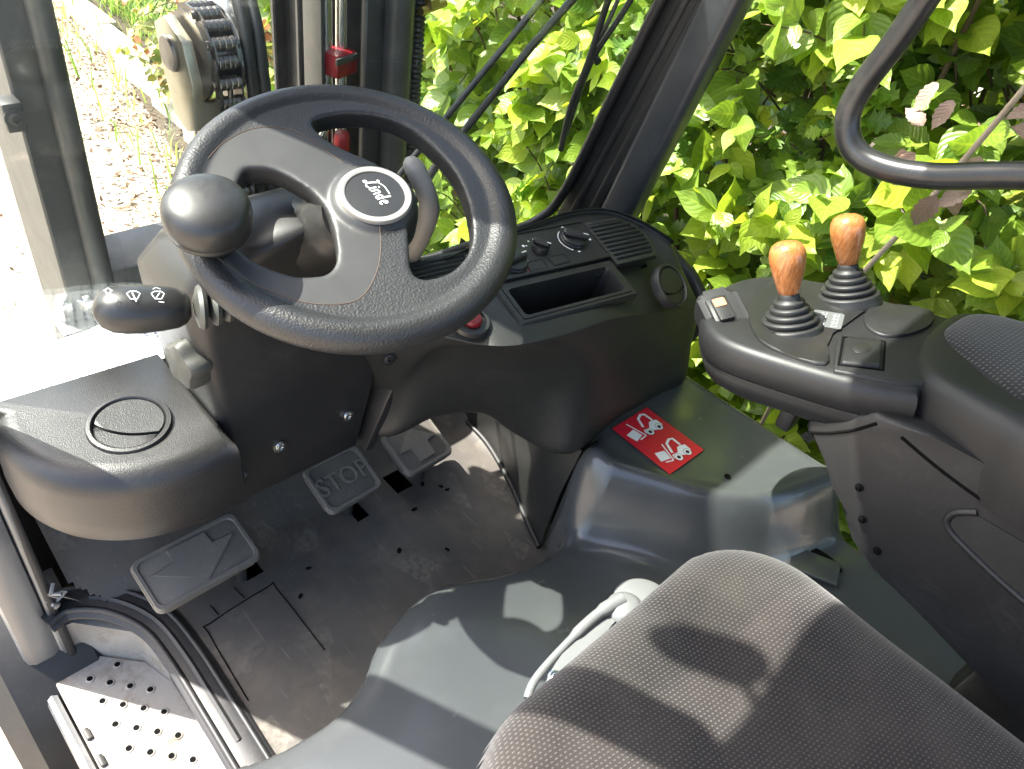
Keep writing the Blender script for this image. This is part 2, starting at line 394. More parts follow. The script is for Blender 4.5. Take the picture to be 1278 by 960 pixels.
# ---------------------------------------------------------------- setting: ground, verge, kerb
def ground():
    nx, ny = 60, 60; vs = []; fs = []
    for j in range(ny+1):
        for i in range(nx+1):
            x = math.sinh((i/nx*2-1)*4.2)/math.sinh(4.2)*150; y = math.sinh((j/ny*2-1)*4.2)/math.sinh(4.2)*150
            r = math.hypot(x, y)
            vs.append((x, y+2, GZ+(.02*noise.noise(V((x*.6, y*.6, 0))) if r < 40 else 0)))
    for j in range(ny):
        for i in range(nx): fs.append((j*(nx+1)+i, j*(nx+1)+i+1, (j+1)*(nx+1)+i+1, (j+1)*(nx+1)+i))
    o = mk('ground', vs, fs, 'ground_gravel'); o['kind'] = 'structure'
    vs = []; fs = []; n = 60
    for i in range(n+1):
        y = -4+i*.4
        for k, x in enumerate((.74, 1.0, 1.6, 3., 6.)): vs.append((x+.05*noise.noise(V((y*2, k, 0)))+(max(0, y-2.6)*.19 if y > 2.6 else 0), y, GZ+.03+.03*k*(k < 4)+.02*noise.noise(V((x*3, y*3, 5)))))
    for i in range(n):
        for k in range(4): fs.append((i*5+k, i*5+k+1, i*5+k+6, i*5+k+5))
    o = mk('soil_strip', vs, fs, 'soil'); o['kind'] = 'structure'
    k = empty('kerb', (1.12, 4.5, GZ)); k['kind'] = 'structure'
    y = 2.6
    while y < 11:
        L = random.uniform(.42, .6); x = 1.0+(y-2.6)*.10
        b = box('kerb_stone', (x+random.uniform(-.012, .012), y+L/2, GZ+.045), (.13, L-.02, .12), 'kerb_stone', k, .02, (random.uniform(-.03, .03), 0, 1), (1, .0, 0))
        y += L
ground()
def scatter_litter():
    vs = []; fs = []; tint = []
    for i in range(7500):
        y = random.uniform(1.6, 7.5); e = 1.0+(y-2.6)*.10
        x = e-abs(random.gauss(0, .33))-.05 if random.random() < .8 else random.uniform(-1.5, e)
        if random.random() < .12: x = e+random.uniform(0, .5)
        s = random.uniform(.006, .018); a = random.uniform(0, 6.28); c = V((x, y, GZ+random.uniform(.012, .035)))
        M = Matrix.Translation(c) @ Matrix.Rotation(a, 4, 'Z') @ Matrix.Rotation(random.gauss(0, .5), 4, 'X') @ Matrix.Rotation(random.gauss(0, .5), 4, 'Y')
        b = len(vs)
        for px, py, pz in ((-1, 0, 0), (-.3, -.5, .15), (.5, -.4, .1), (1.1, 0, .25), (.5, .4, .1), (-.3, .5, .15)): vs.append(M @ V((px*s, py*s, pz*s)))
        fs.append(tuple(range(b, b+6))); tint += [random.random()]*6
    o = mk('leaf_litter', vs, fs, 'litter', None, False); o['kind'] = 'stuff'; tag(o, 'dry brown leaf litter strewn over the pale gravel track', 'leaf litter')
    o.data.attributes.new('tint', 'FLOAT', 'POINT').data.foreach_set('value', tint)
scatter_litter()
def grass():
    vs = []; fs = []; tint = []
    for i in range(9000):
        y = random.uniform(2.4, 9.5); e = 1.12+(y-2.6)*.10; x = e+abs(random.gauss(0, .45))
        if random.random() < .05: x = e-random.uniform(0, .5)
        h = random.uniform(.08, .30)*(1+.5*noise.noise(V((x*2, y*2, 1)))); w = random.uniform(.003, .006); a = random.uniform(0, 6.28)
        d = V((math.cos(a), math.sin(a), 0)); q = V((-d.y, d.x, 0))*w; b = V((x, y, GZ+.02)); L = h*random.uniform(.2, .8)
        p1 = b+d*L*.3+V((0, 0, h*.6)); p2 = b+d*L+V((0, 0, h*random.uniform(.75, 1)))
        k = len(vs); vs += [b-q, b+q, p1-q*.8, p1+q*.8, p2]; fs += [(k, k+1, k+3, k+2), (k+2, k+3, k+4)]; tint += [random.random()]*5
    o = mk('grass_verge', vs, fs, 'grass_blade', None, True); o['kind'] = 'stuff'; tag(o, 'long sunlit grass on the verge behind the kerb', 'grass')
    o.data.attributes.new('tint', 'FLOAT', 'POINT').data.foreach_set('value', tint)
grass()

# ---------------------------------------------------------------- forklift
F = empty('forklift', (0, 0, GZ))
tag(F, 'dark grey forklift truck seen from its open cab beside a green hedge', 'forklift')

def loft(name, loops, mat, parent, cap0=True, cap1=True, ang=40):
    n = len(loops[0]); vs = [p for l in loops for p in l]; fs = []
    for i in range(len(loops)-1):
        for k in range(n): fs.append((i*n+k, i*n+(k+1) % n, (i+1)*n+(k+1) % n, (i+1)*n+k))
    if cap0: fs.append(tuple(range(n))[::-1])
    if cap1: fs.append(tuple(range((len(loops)-1)*n, len(loops)*n)))
    o = mk(name, vs, fs, mat, parent); sharp(o, ang); return o
def patch(rows, k=7):
    """interpolating spline surface through a grid of control points"""
    R1 = [spline(r, k) for r in rows]; cols = list(zip(*R1)); C1 = [spline(c, k) for c in cols]
    nr = len(C1[0]); nc = len(C1); vs = [C1[j][i] for i in range(nr) for j in range(nc)]
    fs = [(i*nc+j, i*nc+j+1, (i+1)*nc+j+1, (i+1)*nc+j) for i in range(nr-1) for j in range(nc-1)]
    return vs, fs
def screw(parent, p, n, r=.006, mat='chrome'):
    M = frame(p, n)
    o = lathe('screw', [(r*1.5, -.001), (r*1.5, .0006), (r, .001), (r, .003), (r*.75, .004), (r*.45, .004), (r*.4, .002)], M, mat, parent, 20)
    return o

# --- floor: one rubber mat with pedal slots, seams and dirt
def floor():
    slots = [((.038, .713), (.066, .773)), ((.137, .728), (.172, .775)), ((-.172, .718), (-.140, .752))]
    xs = np.arange(-.405, .4201, .006); ys = list(np.arange(.33, .786, .006))
    prof = [(y, 0.) for y in ys]+[(.788+.0042*math.cos(math.radians(a)), 0) for a in ()]
    y0 = ys[-1]
    for i in range(1, 44):
        s = i*.006; a = min(s/.02, 1)*math.radians(33); prev = prof[-1]; prof.append((prev[0]+.006*math.cos(a), prev[1]+.006*math.sin(a)))
    nx = len(xs); vs = []; fs = []
    for y, z in prof:
        for x in xs:
            w = .0025*noise.noise(V((x*7, y*7, 0)))+.001*noise.noise(V((x*25, y*25, 3)))
            # the mat turns up along the right wall and along the left sill
            vs.append((x, y, z+w+.03*max(0, (x-.335)/.05)**2*(1 if y < .83 else .3)))
    for j in range(len(prof)-1):
        for i in range(nx-1):
            cx = xs[i]+.003; cy = prof[j][0]+.003
            if any(a[0] < cx < b[0] and a[1] < cy < b[1] for a, b in slots): continue
            if cx < -.288-.10*max(0., min(1., (cy-.73)/.12)): continue
            fs.append((j*nx+i, j*nx+i+1, (j+1)*nx+i+1, (j+1)*nx+i))
    o = mk('floor_mat', vs, fs, 'floor_rubber', F)
    for a, b in slots:
        c = ((a[0]+b[0])/2, (a[1]+b[1])/2, -.05)
        sz = (b[0]-a[0]+.012, b[1]-a[1]+.012); l0 = [V((c[0]+sx*sz[0]/2, c[1]+sy*sz[1]/2, z)) for z in (-.003,) for sx, sy in ((-1, -1), (1, -1), (1, 1), (-1, 1))]
        loft('pedal_slot', [l0, [p+V((0, 0, -.08)) for p in l0]], 'dark_void', o, False, True)
    for pts in ([(-.268, .541), (-.261, .672), (-.253, .684), (-.15, .690), (-.142, .679), (-.142, .541)], [(-.235, .69), (-.237, .712)], [(-.190, .693), (-.193, .72)]):
        ps = spline([(x, y, .0015+.0025*noise.noise(V((x*7, y*7, 0)))) for x, y in pts], 3)
        tube('mat_seam', ps, .0009, 'dark_void', o, 5)
    for i, (x, y) in enumerate([(.1353, .6768), (.1854, .7168), (.2098, .6918), (.2145, .6786), (.0588, .6208), (.1263, .5721), (-.0815, .6818), (-.1201, .6437)]):
        r = .0055 if i in (0, 1, 4) else .0045
        z = .0028+.0025*noise.noise(V((x*7, y*7, 0)))
        mk('mat_hole', *lathe_geo([(r, 0), (r*.8, .0006)], Matrix.Translation((x, y, z)) @ Matrix.Rotation(i, 4, 'Z'), 12, 1., .75, (2, .15)), 'dark_void', o)
    # sheet below the mat so nothing shows through from the ground
    box('floor_plate', (.04, .60, -.11), (.72, .62, .02), 'steel_dark', F, .003)
floor()

# --- pedals
def pedal(name, c, w, l, tilt, yaw, kind):
    M = Matrix.Translation(c) @ Matrix.Rotation(yaw, 4, 'Z') @ Matrix.Rotation(tilt, 4, 'X')
    p = prism(name, rrect(w, l, .016, 5), M, .012, 'pedal_rubber' if kind == 'down' else 'pedal_base', F, .004, 3)
    t = .0122
    loops = [[M @ V((x, y, z)) for x, y in rrect(w-ins, l-ins, .012, 5)] for ins, z in ((-.001, t-.006), (.002, t+.001), (.004, t+.003), (.013, t+.003), (.016, t-.001))]
    loft('rim_edge', loops, 'pedal_rubber', p, False, False)
    if kind == 'stop':
        mk('stop_lettering', *text_geo('STOP', .042, .0032, M @ Matrix.Translation((.0, -.001, t)) @ Matrix.Diagonal((1.0, 1.15, 1, 1))), 'pedal_rubber', p, False)
    elif kind == 'up':
        pts = [(-.042, -.002), (0.0, .038), (.042, -.002), (.018, -.002), (.018, -.033), (-.018, -.033), (-.018, -.002)]
        prism('arrow', pts, M @ Matrix.Translation((0, 0, t-.001)), .005, 'pedal_rubber', p, .0012, 1)
    else:
        pts = [(-.066, .012), (0.0, -.036), (.066, .012), (.03, .012), (.03, .036), (-.03, .036), (-.03, .012)]
        prism('arrow', pts, M @ Matrix.Translation((0, 0, t-.001)), .0045, 'pedal_rubber', p, .0012, 1)
    a = M @ V((.0 if kind != 'down' else .055, -l*.1, 0))
    tube('pedal_arm', spline([a, a+V((.004, -.005, -.04)), a+V((.006, .0, -.12))], 4), .009, 'steel_dark', p, 8)
    return p
pedal('reverse_pedal', (-.234, .742, .075), .165, .092, math.radians(14), .02, 'down')
pedal('brake_pedal', (.032, .755, .075), .110, .094, math.radians(20), .02, 'stop')
pedal('accelerator_pedal', (.187, .747, .075), .108, .094, math.radians(20), .03, 'up')

# --- left sill: step plate, channel seal, door post
def sill():
    pl = prism('step_plate', [(-.455, .45), (-.310, .45), (-.305, .66), (-.335, .76), (-.40, .83), (-.455, .83)], Matrix.Translation((0, 0, -.135)), .012, 'step_plate', F, .002, 1)
    for i in range(4):
        for j in range(-1, 6):
            x = -.4125+i*.0208; y = .784-j*.0468-i*.0243
            if not (.47 < y < .80) or (x > -.36 and y > .73): continue
            M = Matrix.Translation((x, y, -.1229))
            o = lathe('drain_hole', [(.0075, 0), (.0066, .0014), (.0048, .0018), (.0042, .0004)], M, 'step_plate', pl, 18)
            mk('hole_core', *disc_geo((0, 0), .0044, M, 16, .0007), 'dark_void', pl)
    wall = prism('step_wall', [(-.312, .45), (-.297, .45), (-.292, .66), (-.322, .775), (-.395, .855), (-.430, .855), (-.430, .835), (-.40, .835), (-.337, .765), (-.307, .66)], Matrix.Translation((0, 0, -.13)), .095, 'step_plate', F, .003, 1)
    path = spline([(-.435, .842, -.008), (-.395, .846, -.004), (-.345, .805, -.002), (-.312, .737, 0), (-.304, .66, 0), (-.305, .56, 0), (-.308, .44, 0)], 8)
    ch = tube('door_seal_channel', path, .030, 'seal_rubber', F, 14, sq=.36)
    for off, rr in ((.020, .005), (-.019, .0045)):
        pp = []
        for i, p in enumerate(path):
            t = (path[min(i+1, len(path)-1)]-path[max(i-1, 0)]).normalized(); q = V((t.y, -t.x, 0)); pp.append(p+q*off+V((0, 0, .0085)))
        tube('seal_lip', pp, rr, 'seal_rubber', ch, 8)
    tube('seal_slot', [p+V((0, 0, .0085)) for p in path[12:-4]], .0050, 'rubber', ch, 6)
    post = bar('door_post', (-.452, .850, -.48), (-.452, .885, .40), .05, .06, 'steel_post', F, .012)
    bar('left_pillar', (-.452, .885, .38), (-.452, .625, 1.42), .055, .065, 'pillar_paint', F, .014)
    bar('post_flange', (-.422, .846, -.30), (-.422, .872, .36), .010, .045, 'steel_post', post, .003)
    bar('post_seal', (-.417, .832, -.13), (-.418, .862, .36), .012, .018, 'seal_rubber', post, .004)
    # torn seal end
    for k in range(7):
        a = V((-.412+random.uniform(-.008, .012), .836+random.uniform(-.01, .01), .015+k*.006))
        tube('frayed_seal', spline([a, a+V((random.uniform(-.01, .012), random.uniform(-.012, .006), .012)), a+V((random.uniform(-.015, .015), random.uniform(-.015, .01), .022))], 3), .0028, 'handle_grey', post, 5)
    rail = bar('door_sill', (-.466, .85, -.150), (-.466, .25, -.150), .020, .034, 'steel_post', F, .01, (1, 0, 0))
    bar('sill_cover', (-.505, .95, -.33), (-.505, .2, -.33), .06, .03, 'pillar_paint', F, .006)
    for k in range(5): bar('hinge_tooth', (-.450, .70-.05*k, -.128), (-.448, .70-.05*k, -.117), .008, .020, 'steel_dark', rail, .002)
sill()

# --- left console with round air vent
def air_vent(parent, c, n, x, r, mat):
    M = frame(c, n, x)
    v = lathe('air_vent', [(r, -.01), (r, .002), (r*.97, .0045), (r*.88, .005), (r*.84, .003), (r*.83, -.002)], M, mat, parent, 56)
    fl = []
    upper = [(r*.80*math.cos(math.radians(a)), r*.80*math.sin(math.radians(a))) for a in range(-12, 193, 8)]
    upper += [(r*.78*t, -r*.16-.18*r*(1-t*t)) for t in np.linspace(-.98, .98, 12)]
    prism('vent_flap', upper, M @ Matrix.Translation((0, 0, -.004)), .0075, mat, v, .0012, 2)
    lower = [(r*.78*t, -r*.22-.18*r*(1-t*t)) for t in np.linspace(.95, -.95, 12)]
    lower += [(r*.80*math.cos(math.radians(a)), r*.80*math.sin(math.radians(a))) for a in range(202, 339, 8)]
    prism('vent_flap', lower, M @ Matrix.Translation((0, 0, -.004)), .0055, mat, v, .0012, 2)
    mk('vent_core', *disc_geo((0, 0), r*.84, M, 40, -.003), 'dark_void', v)
    return v
def console():
    out = [(-.188, .652), (-.24, .650), (-.295, .660), (-.34, .682), (-.378, .718), (-.402, .765), (-.410, .815), (-.402, .86), (-.385, .882), (-.188, .868)]
    out = [tuple(p[:2]) for p in spline([(x, y, 0) for x, y in out[:-1]], 4)]+[out[-1]]
    loops = []
    r = .032; cx, cy = -.29, .77
    for z, ins in [(.272, .004), (.28, 0), (.31, -.002), (.352, 0)]+[(.352+r*math.sin(a), r*(1-math.cos(a))) for a in np.linspace(.15, math.pi/2, 8)]:
        l = []
        n = len(out)
        for i in range(n):
            p = V(out[i]); t1 = (p-V(out[i-1])).normalized(); t2 = (V(out[(i+1) % n])-p).normalized(); nn = V((t1.y+t2.y, -t1.x-t2.x)); nn = -nn.normalized() if nn.length else V((0, 0))
            k = .25 if (p.x > -.19 or p.y > .865) else 1.
            # outline runs clockwise seen from above
            q = p+nn*(-ins*k if nn.dot(V((cx, cy))-p) < 0 else ins*k)
            l.append(V((q.x, q.y, z)))
        loops.append(l)
    c = loft('left_console', loops, 'console_plastic', F, True, True, 50)
    air_vent(c, (-.278, .752, .386), (-.03, -.06, 1), (.62, -.55, 0), .049, 'console_plastic')
    bar('console_end_strip', (-.183, .66, .30), (-.183, .855, .383), .006, .05, 'column_plastic', c, .002)
    # shelf between console and windscreen
    box('windscreen_shelf', (-.24, .93, .352), (.50, .12, .02), 'steel_dark', F, .004)
console()
# --- steering column
def compact(vs, fs):
    used = sorted({i for f in fs for i in f}); ix = {v: i for i, v in enumerate(used)}
    return [tuple(vs[i]) for i in used], [tuple(ix[i] for i in f) for f in fs]
def smooth2(pts, k=4): return [tuple(p[:2]) for p in spline([(*p, 0) for p in pts], k, True)]
def main_island(fs):
    par = {}
    def find(a):
        while par[a] != a: par[a] = par[par[a]]; a = par[a]
        return a
    for f in fs:
        for v in f: par.setdefault(v, v)
        for v in f[1:]: par[find(f[0])] = find(v)
    cnt = {}
    for f in fs: r = find(f[0]); cnt[r] = cnt.get(r, 0)+1
    best = max(cnt, key=cnt.get); return [f for f in fs if find(f[0]) == best]
def column():
    secs = [(.215, -.176, .028, .702, .86, .012), (.222, -.180, .030, .699, .86, .016), (.30, -.184, .048, .697, .86, .018), (.40, -.192, .068, .694, .86, .02), (.50, -.204, .078, .690, .85, .022), (.560, -.212, .082, .684, .84, .03), (.60, -.195, .075, .675, .82, .04), (.635, -.15, .05, .66, .78, .045), (.655, -.10, .02, .655, .74, .04)]
    loops = [[V((x, y, z)) for x, y in rrect(b-a, d-c, r, 5, (a+b)/2, (c+d)/2)] for z, a, b, c, d, r in secs]
    c = loft('steering_column', loops, 'column_plastic', F, True, True, 60)
    screw(c, (-.110, .6955, .295), (0, -1, .02), .007); screw(c, (.002, .6955, .294), (0, -1, .02), .007)
    # column neck below the wheel hub
    hub = WC+WN*-.015
    tube('column_neck', spline([(-.05, .72, .60), (-.045, .67, .635), hub], 5), [.046]*4+[.042]*4+[.038]*3, 'smooth_plastic', c, 24)
    # flange on the right of the cover plate
    bar('column_flange', (.040, .720, .205), (.085, .690, .40), .018, .06, 'column_plastic', c, .005)
    return c
# wheel plane: centre, normal, in-plane axes
WC = V((-.040, .632, .679)); WN = V((-.14713, -.29696, .94349)); WA = V((.89605, -.44395, 0)); WB = V((.41886, .84541, .33141))
WM = Matrix(((WA.x, WB.x, WN.x, WC.x), (WA.y, WB.y, WN.y, WC.y), (WA.z, WB.z, WN.z, WC.z), (0, 0, 0, 1)))
COLUMN = column()
def wheel():
    R, r = .1665, .0185
    open1 = [(-.030, .119), (-.001, .1325), (.037, .134), (.073, .119), (.103, .084), (.124, .035), (.128, -.022), (.118, -.067), (.094, -.096), (.066, -.107), (.053, -.104), (.048, -.090), (.053, -.046), (.055, -.001), (.049, .036), (.034, .056), (.001, .077), (-.021, .096)]
    open2 = [(-.110, .041), (-.096, .047), (-.076, .044), (-.048, .023), (-.03, -.005), (-.024, -.044), (-.026, -.076), (-.035, -.093), (-.049, -.098), (-.069, -.097), (-.098, -.083), (-.118, -.064), (-.124, -.045), (-.122, .0)]
    o1 = [tuple(p[:2]) for p in spline([(*p, 0) for p in open1], 3, True)]; o2 = [tuple(p[:2]) for p in spline([(*p, 0) for p in open2], 3, True)]
    oc = [(R*math.cos(2*math.pi*k/96), R*math.sin(2*math.pi*k/96)) for k in range(96)]
    pts = [V(p) for p in oc+o1+o2]; edges = []
    base = 0
    for l in (oc, o1, o2):
        n = len(l); edges += [(base+i, base+(i+1) % n) for i in range(n)]; base += n
    rv, re, rf, *_ = geometry.delaunay_2d_cdt(pts, edges, [], 1, 1e-6)
    T = .0125; vs = []; fs = []; n = len(rv)
    for z in (-T*1.1, T): vs += [V((v.x, v.y, z-.004*max(0, 1-math.hypot(v.x, v.y)/.1))) for v in rv]
    cnt = {}
    for f in rf:
        c = sum((rv[i] for i in f), V((0, 0)))/len(f)
        if in_poly(c.x, c.y, o1) or in_poly(c.x, c.y, o2): continue
        fs.append(tuple(i+n for i in f)); fs.append(tuple(f)[::-1])
        for i in range(len(f)):
            a, b = f[i], f[(i+1) % len(f)]; cnt[(a, b)] = 1
    for (a, b) in cnt:
        if (b, a) not in cnt: fs.append((b+n, a+n, a, b))
    tv, tf = tube_geo([V((R*math.cos(2*math.pi*k/120), R*math.sin(2*math.pi*k/120), 0)) for k in range(120)], r, 20, True, upv=(0, 0, 1))
    hv, hf = lathe_geo([(.05, -.03), (.05, .0), (.046, .013), (.040, .018)], Matrix.Translation((.0235, .002, 0)), 40)
    me = bpy.data.meshes.new('tmp'); me.from_pydata(*(lambda g: ([tuple(v) for v in g[0]], [], g[1]))(join_geo([(vs, fs), (tv, tf), (hv, hf)])))
    tmp = bpy.data.objects.new('tmp', me); COL.objects.link(tmp)
    m = tmp.modifiers.new('r', 'REMESH'); m.mode = 'VOXEL'; m.voxel_size = .0021
    s = tmp.modifiers.new('s', 'SMOOTH'); s.factor = .5; s.iterations = 14
    em = evaluated(tmp); bpy.data.objects.remove(tmp)
    # the smooth cover lies between the seam line and the left opening
    seam = [(-.150, .045), (-.143, .058), (-.127, .082), (-.101, .102), (-.075, .107), (-.045, .098), (-.003, .055), (.045, .045), (.058, .01), (.045, -.02), (.022, -.029), (.022, -.056), (.013, -.093), (-.004, -.123), (-.025, -.134), (-.064, -.130), (-.107, -.107), (-.141, -.075)]
    sp = [tuple(p[:2]) for p in spline([(*p, 0) for p in seam], 3, True)]
    co = np.empty(len(em.vertices)*3); em.vertices.foreach_get('co', co); co = co.reshape(-1, 3)
    A = []; B = []
    for p in em.polygons:
        c = co[list(p.vertices)].mean(0)
        (B if in_poly(c[0], c[1], sp) and c[2] > -.004 and math.hypot(c[0], c[1]) < .156 else A).append(tuple(p.vertices))
    W = empty('steering_wheel', (0, 0, 0))
    bpy.data.objects.remove(W)
    rim = None
    for name, fl, mat in (('steering_wheel', A, 'rim_leather'), ('spoke_cover', B, 'cover_plastic')):
        used = sorted({i for f in fl for i in f}); ix = {v: i for i, v in enumerate(used)}
        o = mk(name, [WM @ V(co[i]) for i in used], [tuple(ix[i] for i in f) for f in fl], mat, rim or F)
        rim = rim or o
    # thin seam round the cover, laid on the surface
    from mathutils.bvhtree import BVHTree
    bv = BVHTree.FromPolygons([V(c) for c in co], [tuple(p.vertices) for p in em.polygons])
    for seg in (seam[1:7], seam[10:18]):
        pp = []
        for q in spline([(*p, 0) for p in seg], 6):
            h = bv.ray_cast(V((q.x, q.y, .1)), V((0, 0, -1)))
            if h[0]: pp.append(WM @ (h[0]+V((0, 0, .0001))))
        tube('cover_seam', pp, .0005, 'seam_thread', rim, 6)
    bpy.data.meshes.remove(em)
    # hub badge
    HM = WM @ Matrix.Translation((.0235, .002, .0165))
    ring = lathe('hub_ring', [(.0405, -.012), (.0405, .002), (.039, .0045), (.036, .005), (.0325, .004), (.032, .002)], HM, 'badge_ring', rim, 64)
    bd = lathe('hub_badge', [(.0322, -.005), (.0322, .0028), (.020, .0034), (.0001, .0036)], HM, 'smooth_plastic', rim, 64)
    # script lettering of the badge, drawn as strokes
    LM = HM @ Matrix.Translation((0.003, .0015, .0042)) @ Matrix.Rotation(math.radians(-66), 4, 'Z') @ Matrix.Diagonal((.84, .84, 1, 1)) @ Matrix.Translation((-.0255, -.0075, 0))
    st = [([(.0062, .0140), (.0080, .0152), (.0094, .0136), (.0072, .0085), (.0054, .0040), (.0032, .0008), (.0010, .0010), (.0018, .0030), (.0050, .0020), (.0085, .0000), (.0120, .0010)], .0019),
          ([(.0095, .0135), (.018, .0165), (.030, .0160)], .0012),
          ([(.0150, .0085), (.0142, .0045), (.0140, .0012), (.0158, .0006)], .0021), ([(.0162, .0118), (.0160, .0104)], .0022),
          ([(.0190, .0085), (.0184, .0045), (.0178, .0005)], .0021), ([(.0185, .0055), (.0205, .0080), (.0228, .0082), (.0232, .0058), (.0226, .0020), (.0238, .0006)], .0019),
          ([(.0330, .0155), (.0318, .0095), (.0308, .0040), (.0312, .0006)], .0021), ([(.0312, .0062), (.0292, .0078), (.0272, .0064), (.0266, .0035), (.0274, .0010), (.0292, .0008), (.0308, .0026)], .0017),
          ([(.0350, .0042), (.0378, .0052), (.0396, .0066), (.0390, .0080), (.0372, .0078), (.0354, .0052), (.0354, .0022), (.0370, .0006), (.0396, .0014)], .0018)]
    g = [ribbon([tuple(p[:2]) for p in spline([(x*1.14, y*1.25, 0) for x, y in pts], 5)], w*1.12, 0, LM) for pts, w in st]
    mk('badge_lettering', *join_geo(g), 'white_ink', rim, False)
    # spinner knob
    KM = frame(WM @ V((-.144, -.057, .014)), WN+V((-.02, 0, 0))) @ Matrix.Diagonal((.83, .83, 1.12, 1))
    lathe('spinner_knob', [(.020, -.008), (.0235, .0), (.0235, .006), (.021, .010), (.021, .020), (.026, .0225), (.040, .0235), (.0462, .026), (.0478, .0295), (.0472, .0312), (.0483, .0325), (.0489, .040), (.0482, .0465), (.0458, .0515), (.041, .0553), (.033, .0582), (.022, .0602), (.011, .0612), (.0005, .0614)], KM, 'smooth_plastic', rim, 64)
wheel()
def stalks():
    a = V((-.175, .650, .588)); b = V((-.290, .692, .600)); ax = (b-a).normalized(); L = (b-a).length
    M = frame(a, ax, (0, 0, 1))
    o = lathe('indicator_stalk', [(.010, .045), (.016, .050), (.0200, .058), (.0222, .073), (.0238, .092), (.0238, .106), (.0218, .119), (.0165, .129), (.008, .1345), (.0005, .136)], M, 'smooth_plastic', F, 40, 1., 1.15)
    for k, (z, r) in enumerate(((.008, .017), (.020, .0205), (.034, .0245))):
        lathe('bellows_ring', [(.009, z-.006), (r*.9, z-.004), (r, z), (r*.9, z+.004), (.009, z+.008)], M, 'grey_knob', o, 32, .9, 1.2)
    # small white symbols on the top
    tn = V((-.2, -.42, .88)); tn = (tn-ax*tn.dot(ax)).normalized(); top = frame(a+ax*.086+tn*.0258, tn+ax*-.06, -ax)
    g = []
    def ic(pts, dx, w=.0009, s=1.): g.append(ribbon([(dx+x*s, y*s) for x, y in pts], w, 0, top))
    for dx, fl in ((-.034, 1), (-.030, -1)):
        ic([(-.004*fl, .003+.004*fl), (0, .006+.004*fl), (.004*fl, .003+.004*fl), (.002*fl, .003+.004*fl), (.002*fl, 0.004*fl), (-.002*fl, .004*fl), (-.002*fl, .003+.004*fl), (-.004*fl, .003+.004*fl)], dx)
    fan = [(-.006, .004), (-.003, .0065), (.003, .0065), (.006, .004), (.003, -.002), (-.003, -.002), (-.006, .004)]
    ic(fan, -.012); ic([(-.001, .005), (.002, -.005)], -.012, .0012); ic(fan, .010); ic([(.002, .005), (-.002, -.001)], .010); ic([(.0, -.005), (.005, -.006)], .010); ic([(-.004, .009), (-.001, .011), (.003, .009)], .010, .0007)
    mk('stalk_symbols', *join_geo(g), 'white_ink', o, False)
    # clamp knob of the column adjuster
    KM = frame((-.180, .722, .476), (-1, -.12, .02), (0, 0, 1))
    k = lathe('clamp_knob', [(.012, .012), (.024, .013), (.0285, .0165), (.0295, .024), (.0290, .036), (.0255, .0415), (.018, .043), (.0005, .0435)], KM, 'grey_knob', F, 60, lobes=(5, .10))
    lathe('knob_bolt', [(.0065, -.012), (.0065, .0), (.0072, .001), (.0072, .013)], KM, 'zinc', k, 16)
    # grey direction lever behind the wheel on the right
    tube('column_lever', spline([(.052, .66, .56), (.060, .64, .60), (.066, .628, .655), (.054, .640, .696), (.044, .650, .712)], 5), [.015, .015, .014, .014, .014]+[.013]*6+[.012]*6+[.011, .009, .007, .002], 'lever_grey', COLUMN, 16)
stalks()

